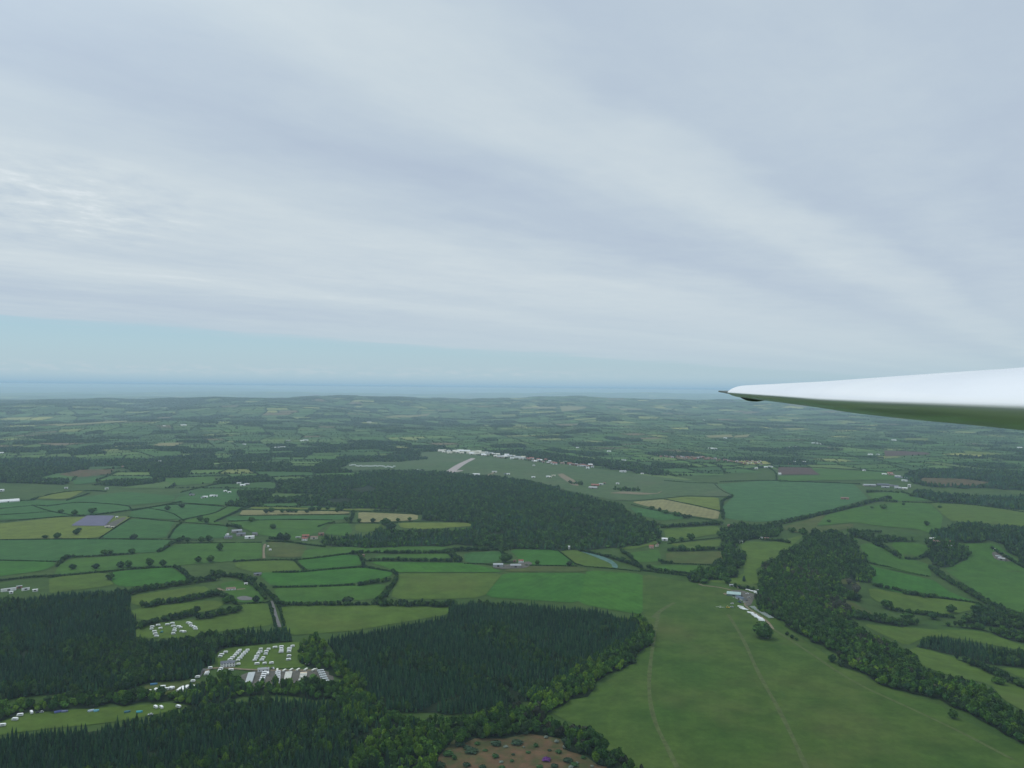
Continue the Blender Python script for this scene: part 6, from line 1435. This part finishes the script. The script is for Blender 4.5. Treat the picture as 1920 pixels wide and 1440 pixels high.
# ------------------------------------------------------------------ the wing beside the cockpit
def build_wing():
    al = R(7.5)
    SP = np.array([math.sin(al), math.cos(al)]); AFT = np.array([math.cos(al), -math.sin(al)])
    aC = 0.90                                     # the crest of the section lies this far behind the eye
    tab = [(2350, 655, 846), (1920, 690, 803), (1780, 699, 791), (1650, 708, 777.5), (1560, 714.5, 764.5), (1480, 718.5, 755), (1430, 721, 749)]
    def span(px):                                 # where the sight line through column px meets the crest line
        r = rays([(px, 735)])[0]; a = math.atan2(r[0], r[1])
        return aC / math.tan(a - al)
    st = []
    for px, yt, yb in tab:
        s = span(px); p = SP * s + AFT * aC
        dep = p[1]
        def zz(y): r = rays([(px, y)])[0]; return CAM_H + r[2] / r[1] * dep
        st.append((s, zz(yt), zz(yb)))
    s0, zt0, zb0 = st[0]
    def chord(s): return .80 - .40 * s / 5.9
    def aft(s): return aC - .34 * chord(s)
    rt = rays([(1360, 733)])[0]; smax = 5.8
    for _ in range(8): smax = aft(smax) / math.tan(math.atan2(rt[0], rt[1]) - al)
    (sa_, ta_, ba_), (sb_, tb_, bb_) = st[-2], st[-1]
    kx = (smax - sb_) / (sb_ - sa_)
    st.append((smax, tb_ + (tb_ - ta_) * kx, bb_ + (bb_ - ba_) * kx))
    st = [(max(.35, s0 - .75), zt0 + .004, zb0 - .004)] + st
    V, F = [], []; N = 0
    prof = [(x, k) for x, k in [(1.0, 0), (.86, 1), (.70, 2), (.55, 3), (.42, 4), (.32, 5), (.22, 6), (.14, 7), (.08, 8), (.04, 9), (.015, 10), (0, 11)]]
    # a fine set of stations along the span
    S = np.array([q[0] for q in st]); ZT = np.array([q[1] for q in st]); ZB = np.array([q[2] for q in st])
    fine = np.unique(np.concatenate([np.linspace(S[0], smax - .4, 46), np.linspace(smax - .4, smax, 30)]))
    rows = []
    for s in fine:
        zt, zb = np.interp(s, S, ZT), np.interp(s, S, ZB)
        e = max(0, (s - (smax - .16)) / .16); k = math.sqrt(max(1 - e ** 2.4, 0.0004)) if e > 0 else 1
        zm = zb + .40 * (zt - zb); zt, zb = zm + (zt - zm) * k, zm + (zb - zm) * k
        c = chord(s) * (.55 + .45 * k)
        zn = zb + .40 * (zt - zb)
        aL = aft(s) + (1 - k) * .10
        ring = []
        up = np.concatenate([1 - np.linspace(0, 1, 16)]) ** 1.0
        for x in (1, .9, .78, .66, .55, .46, .38, .30, .23, .17, .12, .08, .05, .028, .012, .003):
            f = max(1 - ((.34 - x) / .34) ** 2, 0) ** .66 if x < .34 else (1 - ((x - .34) / .66) ** 1.75)
            ring.append((x, zn + (zt - zn) * f - (0.012 * c * max(0, x - .34))))
        for x in (0, .004, .014, .03, .055, .09, .14, .20, .28, .38, .5, .64, .8, .92):
            f = max(1 - ((.30 - x) / .30) ** 2, 0) ** .66 if x < .30 else (1 - ((x - .30) / .70) ** 1.5)
            ring.append((x, zn - (zn - zb) * f - (0.012 * c * max(0, x - .34))))
        rows.append([(*(SP * s + AFT * (aL + c * x)), z) for x, z in ring])
    m = len(rows[0]); V = np.array(rows).reshape(-1, 3); n = len(rows)
    i, j = np.meshgrid(np.arange(n - 1), np.arange(m), indexing='ij'); jn = (j + 1) % m
    F = np.stack([i * m + j, i * m + jn, (i + 1) * m + jn, (i + 1) * m + j], -1).reshape(-1, 4).tolist()
    F += [list(range(m))[::-1], [(n - 1) * m + k for k in range(m)]]
    gel, gnt, gout = _nt('white_gelcoat'); gb = bsdf(gnt, gout, .22, .5)
    gn = noise(gnt, 3.0, 4, .6, wpos(gnt)); gr = ramp(gnt, gn.outputs['Fac'], [(.3, (.80, .81, .82)), (.7, (.84, .85, .86))]); gnt.links.new(gr.outputs[0], gb.inputs['Base Color'])
    gb.inputs['Coat Weight'].default_value = .4; gb.inputs['Coat Roughness'].default_value = .06
    root = empty('glider_wing', (0.0, 0.0, 0.0))
    p0 = Vector((*(SP * .4 + AFT * aC), CAM_H)); root.location = p0
    tag(root, 'tapering glossy white glider wing reaching in from the right edge', 'wing')
    off = np.array(p0)
    mk('wing_skin', V - off, F, gel, root, smooth=True)
    # aileron hinge tape: a faint line near the rear of the upper skin
    # tip plate: a thin blade carried past the rounded tip
    dk = plain('dark_tip_rubber', (0.012, 0.016, 0.014), .45, .4, .1, 30)
    def at(s, a, z): return (*(SP * s + AFT * a), z)
    zt = ZB[-1] + .34 * (ZT[-1] - ZB[-1]) - .007
    r = rays([(1347, 733.4)])[0]; aL = aft(smax) + .01
    s2 = aL / math.tan(math.atan2(r[0], r[1]) - al); z2 = CAM_H + r[2] / r[1] * (SP * s2 + AFT * aL)[1]
    q = MB(); A = [at(smax - .5, aL + .03, zt - .012), at(smax - .5, aL + .24, zt - .012), at(s2, aL + .07, z2 - .006), at(s2, aL, z2 - .006)]
    q.add(A + [(x, y, z + w) for (x, y, z), w in zip(A, (.016, .016, .010, .010))], [(3, 2, 1, 0), (4, 5, 6, 7), (0, 1, 5, 4), (1, 2, 6, 5), (2, 3, 7, 6), (3, 0, 4, 7)])
    tm = plain('grey_green_tip', (.05, .066, .055), .4, .4, .1, 20)
    mk('tip_plate', np.array(q.v) - off, q.f, tm, root)
    # skid under the tip: a long dark lens
    def zpx(px, y, s, a): rr = rays([(px, y)])[0]; p = SP * s + AFT * a; return CAM_H + rr[2] / rr[1] * p[1]
    def sol(px, a): rr = rays([(px, 740)])[0]; return a / math.tan(math.atan2(rr[0], rr[1]) - al)
    a0, a1 = aft(smax) + .06, aC + .02
    sa, sb = sol(1384, a0), sol(1443, a1)
    za, zb_ = zpx(1384, 741.5, sa, a0), zpx(1443, 750.2, sb, a1)
    vs, fs = [], []
    for k in range(13):
        u = k / 12; s = sa + (sb - sa) * u; b = math.sin(math.pi * u ** .85) ** .8
        zc = za + (zb_ - za) * u
        for a in range(10):
            t = 2 * math.pi * a / 10
            vs.append((*(SP * s + AFT * (a0 + (a1 - a0) * u + .03 * b * math.cos(t))), zc + .012 - (.038 * b) * (.5 - .5 * math.sin(t))))
    for k in range(12):
        for a in range(10): fs.append((k * 10 + a, k * 10 + (a + 1) % 10, k * 10 + 10 + (a + 1) % 10, k * 10 + 10 + a))
    mk('tip_skid', np.array(vs) - off, fs, dk, root, smooth=True)
build_wing()
HAZE_D = 4.6e-5
HAZE_C = (0.65, 0.84, 1.0, 1)
EXPOSURE = 0.0
# ------------------------------------------------------------------ sky
def s2l(r, g, b): return tuple(((c / 255) / 12.92 if c <= 10 else ((c / 255 + .055) / 1.055) ** 2.4) for c in (r, g, b))
SUN_EL, SUN_AZ = R(54), R(-52)        # azimuth from +Y towards +X
W = bpy.data.worlds.new('World'); SC.world = W; W.use_nodes = True
nt = W.node_tree; nt.nodes.clear()
L = nt.links.new
out = nt.nodes.new('ShaderNodeOutputWorld')
sky = nt.nodes.new('ShaderNodeTexSky'); sky.sky_type = 'NISHITA'; sky.sun_disc = False
sky.sun_elevation = SUN_EL; sky.sun_rotation = SUN_AZ; sky.altitude = 400; sky.air_density = 1.0; sky.dust_density = 1.6; sky.ozone_density = 1.5
bgA = nt.nodes.new('ShaderNodeBackground'); bgA.inputs['Strength'].default_value = 0.075
L(sky.outputs[0], bgA.inputs[0])
tc = nt.nodes.new('ShaderNodeTexCoord')
sx = nt.nodes.new('ShaderNodeSeparateXYZ'); L(tc.outputs['Generated'], sx.inputs[0])
x, y, z = sx.outputs
zc = math_(nt, 'MAXIMUM', z, 0.012)
px, py = math_(nt, 'DIVIDE', x, zc), math_(nt, 'DIVIDE', y, zc)
def lin(a, ka, b, kb): return math_(nt, 'ADD', math_(nt, 'MULTIPLY', a, ka), math_(nt, 'MULTIPLY', b, kb))
across, along = lin(px, .80, py, -.60), lin(px, .60, py, .80)
def vec(a, b, c=0.0):
    m = nt.nodes.new('ShaderNodeCombineXYZ')
    for s, v in zip(m.inputs, (a, b, c)):
        if hasattr(v, 'is_linked'): L(v, s)
        else: s.default_value = v
    return m.outputs[0]
# the layer is nearly even in thickness: widen its detail with distance
lg = math_(nt, 'LOGARITHM', math_(nt, 'ADD', math_(nt, 'ABSOLUTE', across), 1.0), math.e)
warpn = noise(nt, 1.0, 5, .6, vec(math_(nt, 'MULTIPLY', across, .5), math_(nt, 'MULTIPLY', along, .30), 3.1))
wv = math_(nt, 'SUBTRACT', warpn.outputs['Fac'], .5)
c2 = math_(nt, 'ADD', across, math_(nt, 'MULTIPLY', wv, math_(nt, 'ADD', 0.95, math_(nt, 'MULTIPLY', math_(nt, 'ABSOLUTE', across), .20))))
lo, hi = -16.0, 4.0
def st(v): return (v - lo) / (hi - lo)
fc = math_(nt, 'DIVIDE', math_(nt, 'SUBTRACT', c2, lo), hi - lo)
g = lambda v: (v, v, v)
band = ramp(nt, fc, [(st(-16), g(.45)), (st(-12.2), g(.42)), (st(-10.6), g(.50)), (st(-9.6), g(.38)), (st(-8.3), g(.52)), (st(-7.0), g(.88)), (st(-6.1), g(.62)), (st(-5.0), g(.80)), (st(-4.0), g(.82)),
                     (st(-3.3), g(.55)), (st(-2.55), g(.20)), (st(-2.2), g(.38)), (st(-1.75), g(.78)), (st(-1.45), g(.66)), (st(-1.1), g(.24)), (st(-.7), g(.36)), (st(-.3), g(.18)), (st(.6), g(.5)), (st(4), g(.6))], 'EASE')
fine = noise(nt, 1.0, 6, .62, vec(math_(nt, 'MULTIPLY', across, 1.9), math_(nt, 'MULTIPLY', along, .95), 1.0))
silk = noise(nt, 1.0, 4, .6, vec(math_(nt, 'MULTIPLY', across, 5.5), math_(nt, 'MULTIPLY', along, 3.4), 5.0))
broad = noise(nt, 1.0, 3, .5, vec(math_(nt, 'MULTIPLY', across, .35), math_(nt, 'MULTIPLY', along, .22), 8.0))
t = math_(nt, 'ADD', band.outputs[0], math_(nt, 'MULTIPLY', math_(nt, 'SUBTRACT', fine.outputs['Fac'], .5), .55))
t = math_(nt, 'ADD', t, math_(nt, 'MULTIPLY', math_(nt, 'SUBTRACT', silk.outputs['Fac'], .5), .26))
t = math_(nt, 'ADD', t, math_(nt, 'MULTIPLY', math_(nt, 'SUBTRACT', broad.outputs['Fac'], .5), .45))
fade = nt.nodes.new('ShaderNodeMapRange'); fade.interpolation_type = 'SMOOTHSTEP'; fade.inputs[1].default_value = 4.5; fade.inputs[2].default_value = 12; fade.inputs[3].default_value = 1; fade.inputs[4].default_value = .45; L(along, fade.inputs[0])
t = math_(nt, 'ADD', .56, math_(nt, 'MULTIPLY', math_(nt, 'MULTIPLY', math_(nt, 'SUBTRACT', t, .58), .86), fade.outputs[0]))
# a rippled patch low on the left
az = math_(nt, 'ARCTAN2', x, y)
pa = math_(nt, 'MULTIPLY', math_(nt, 'ADD', az, .53), 5.0); pz = math_(nt, 'MULTIPLY', math_(nt, 'SUBTRACT', z, .195), 17.0)
pm = math_(nt, 'SUBTRACT', 1.0, math_(nt, 'MINIMUM', 1.0, math_(nt, 'ADD', math_(nt, 'MULTIPLY', pa, pa), math_(nt, 'MULTIPLY', pz, pz))))
rip = noise(nt, 1.0, 5, .62, vec(math_(nt, 'MULTIPLY', px, 3.4), math_(nt, 'MULTIPLY', py, 2.3), 2.0))
t = math_(nt, 'ADD', t, math_(nt, 'MULTIPLY', math_(nt, 'MULTIPLY', pm, math_(nt, 'SUBTRACT', rip.outputs['Fac'], .44)), 1.9))
cloud = ramp(nt, t, [(0.0, s2l(176, 191, 210)), (.3, s2l(185, 200, 215)), (.55, s2l(194, 208, 219)), (.85, s2l(205, 217, 224)), (1.0, s2l(216, 226, 232))])
# brighter cloud towards the veiled sun
sd = Vector((math.sin(SUN_AZ) * math.cos(SUN_EL), math.cos(SUN_AZ) * math.cos(SUN_EL), math.sin(SUN_EL)))
dot = nt.nodes.new('ShaderNodeVectorMath'); dot.operation = 'DOT_PRODUCT'; L(tc.outputs['Generated'], dot.inputs[0]); dot.inputs[1].default_value = sd
glow = math_(nt, 'POWER', math_(nt, 'MAXIMUM', dot.outputs['Value'], 0.0), 14.0)
bgB = nt.nodes.new('ShaderNodeBackground'); L(cloud.outputs[0], bgB.inputs[0])
high = nt.nodes.new('ShaderNodeMapRange'); high.interpolation_type = 'SMOOTHSTEP'; high.inputs[1].default_value = .46; high.inputs[2].default_value = .95; high.inputs[3].default_value = 1.0; high.inputs[4].default_value = 1.5; L(z, high.inputs[0])
L(math_(nt, 'ADD', high.outputs[0], math_(nt, 'MULTIPLY', glow, 1.6)), bgB.inputs['Strength'])
# the layer ends low on the left and leaves a strip of clear air above the haze
fe = math_(nt, 'ADD', fc, math_(nt, 'ADD', math_(nt, 'MULTIPLY', math_(nt, 'SUBTRACT', broad.outputs['Fac'], .5), .16), math_(nt, 'MULTIPLY', math_(nt, 'SUBTRACT', fine.outputs['Fac'], .5), .07)))
edge = ramp(nt, fe, [(st(-15.4), g(0.0)), (st(-14.0), g(.18)), (st(-12.4), g(.95)), (st(-11), g(1))], 'EASE')
mx = nt.nodes.new('ShaderNodeMixShader'); L(edge.outputs[0], mx.inputs[0])
bgC = nt.nodes.new('ShaderNodeBackground')
clear = ramp(nt, z, [(0.0, s2l(178, 203, 214)), (.022, s2l(180, 205, 216)), (.042, s2l(173, 206, 220)), (.075, s2l(164, 203, 222)), (.2, s2l(150, 192, 225))])
L(clear.outputs[0], bgC.inputs[0])
mA = nt.nodes.new('ShaderNodeMixShader'); mA.inputs[0].default_value = .85; L(bgA.outputs[0], mA.inputs[1]); L(bgC.outputs[0], mA.inputs[2])
L(mA.outputs[0], mx.inputs[1]); L(bgB.outputs[0], mx.inputs[2])
# small far cumulus standing on the haze, and the pale haze itself
cn = noise(nt, 1.0, 5, .65, vec(math_(nt, 'MULTIPLY', az, 42.0), math_(nt, 'MULTIPLY', z, 190.0), 4.0))
cb = ramp(nt, z, [(.010, g(0)), (.014, g(1)), (.020, g(.7)), (.026, g(0))])
ca = ramp(nt, az, [(0.0, g(1)), (.12, g(.35)), (.3, g(0))])
cum = math_(nt, 'MULTIPLY', math_(nt, 'MULTIPLY', cb.outputs[0], ca.outputs[0]), ramp(nt, cn.outputs['Fac'], [(.47, g(0)), (.57, g(1))]).outputs[0])
bgD = nt.nodes.new('ShaderNodeBackground'); bgD.inputs[0].default_value = (*s2l(214, 215, 219), 1)
m2 = nt.nodes.new('ShaderNodeMixShader'); L(math_(nt, 'MULTIPLY', cum, .75), m2.inputs[0]); L(mx.outputs[0], m2.inputs[1]); L(bgD.outputs[0], m2.inputs[2])
bgE = nt.nodes.new('ShaderNodeBackground'); hcol = ramp(nt, z, [(0.0, s2l(140, 177, 202)), (.005, s2l(158, 189, 207)), (.014, s2l(174, 199, 211)), (.05, s2l(180, 203, 212))]); L(hcol.outputs[0], bgE.inputs[0])
hz = ramp(nt, z, [(0.0, g(.95)), (.02, g(.70)), (.05, g(.30)), (.085, g(.1)), (.13, g(0))])
m3 = nt.nodes.new('ShaderNodeMixShader'); L(hz.outputs[0], m3.inputs[0]); L(m2.outputs[0], m3.inputs[1]); L(bgE.outputs[0], m3.inputs[2])
L(m3.outputs[0], out.inputs[0])

sun = bpy.data.lights.new('sun', 'SUN'); sun.energy = 1.4; sun.angle = R(12); sun.color = (1.0, .965, .90)
so = bpy.data.objects.new('sun', sun); COL.objects.link(so)
so.rotation_euler = Vector(-sd).to_track_quat('-Z', 'Y').to_euler()

# ------------------------------------------------------------------ air
hm, hnt, hout = _nt('haze')
pv = hnt.nodes.new('ShaderNodeVolumePrincipled')
pv.inputs['Density'].default_value = HAZE_D
pv.inputs['Color'].default_value = HAZE_C
pv.inputs['Anisotropy'].default_value = 0.15
hnt.links.new(pv.outputs[0], hout.inputs['Volume'])
b = MB().box(-130000, 130000, -130000, 130000, -160, CAM_H + 2.5)
o = mk('haze', np.array(b.v), b.f, hm); tag(o, 'pale blue haze thickening towards the horizon', kind='stuff')

# ------------------------------------------------------------------ camera and output
cam = bpy.data.cameras.new('camera'); cam.sensor_width = 36; cam.lens = 36 * FPX / 1920; cam.clip_start = .1; cam.clip_end = 400000
co = bpy.data.objects.new('camera', cam); COL.objects.link(co)
co.matrix_world = Matrix(((RGT[0], UPV[0], -FWD[0], 0), (RGT[1], UPV[1], -FWD[1], 0), (RGT[2], UPV[2], -FWD[2], CAM_H), (0, 0, 0, 1)))
SC.camera = co
SC.view_settings.view_transform = 'Standard'; SC.view_settings.look = 'None'; SC.view_settings.gamma = 1; SC.view_settings.exposure = EXPOSURE
SC.render.engine = 'CYCLES'
SC.cycles.use_denoising = True
SC.cycles.max_bounces = 5; SC.cycles.diffuse_bounces = 2; SC.cycles.volume_bounces = 3; SC.cycles.glossy_bounces = 2
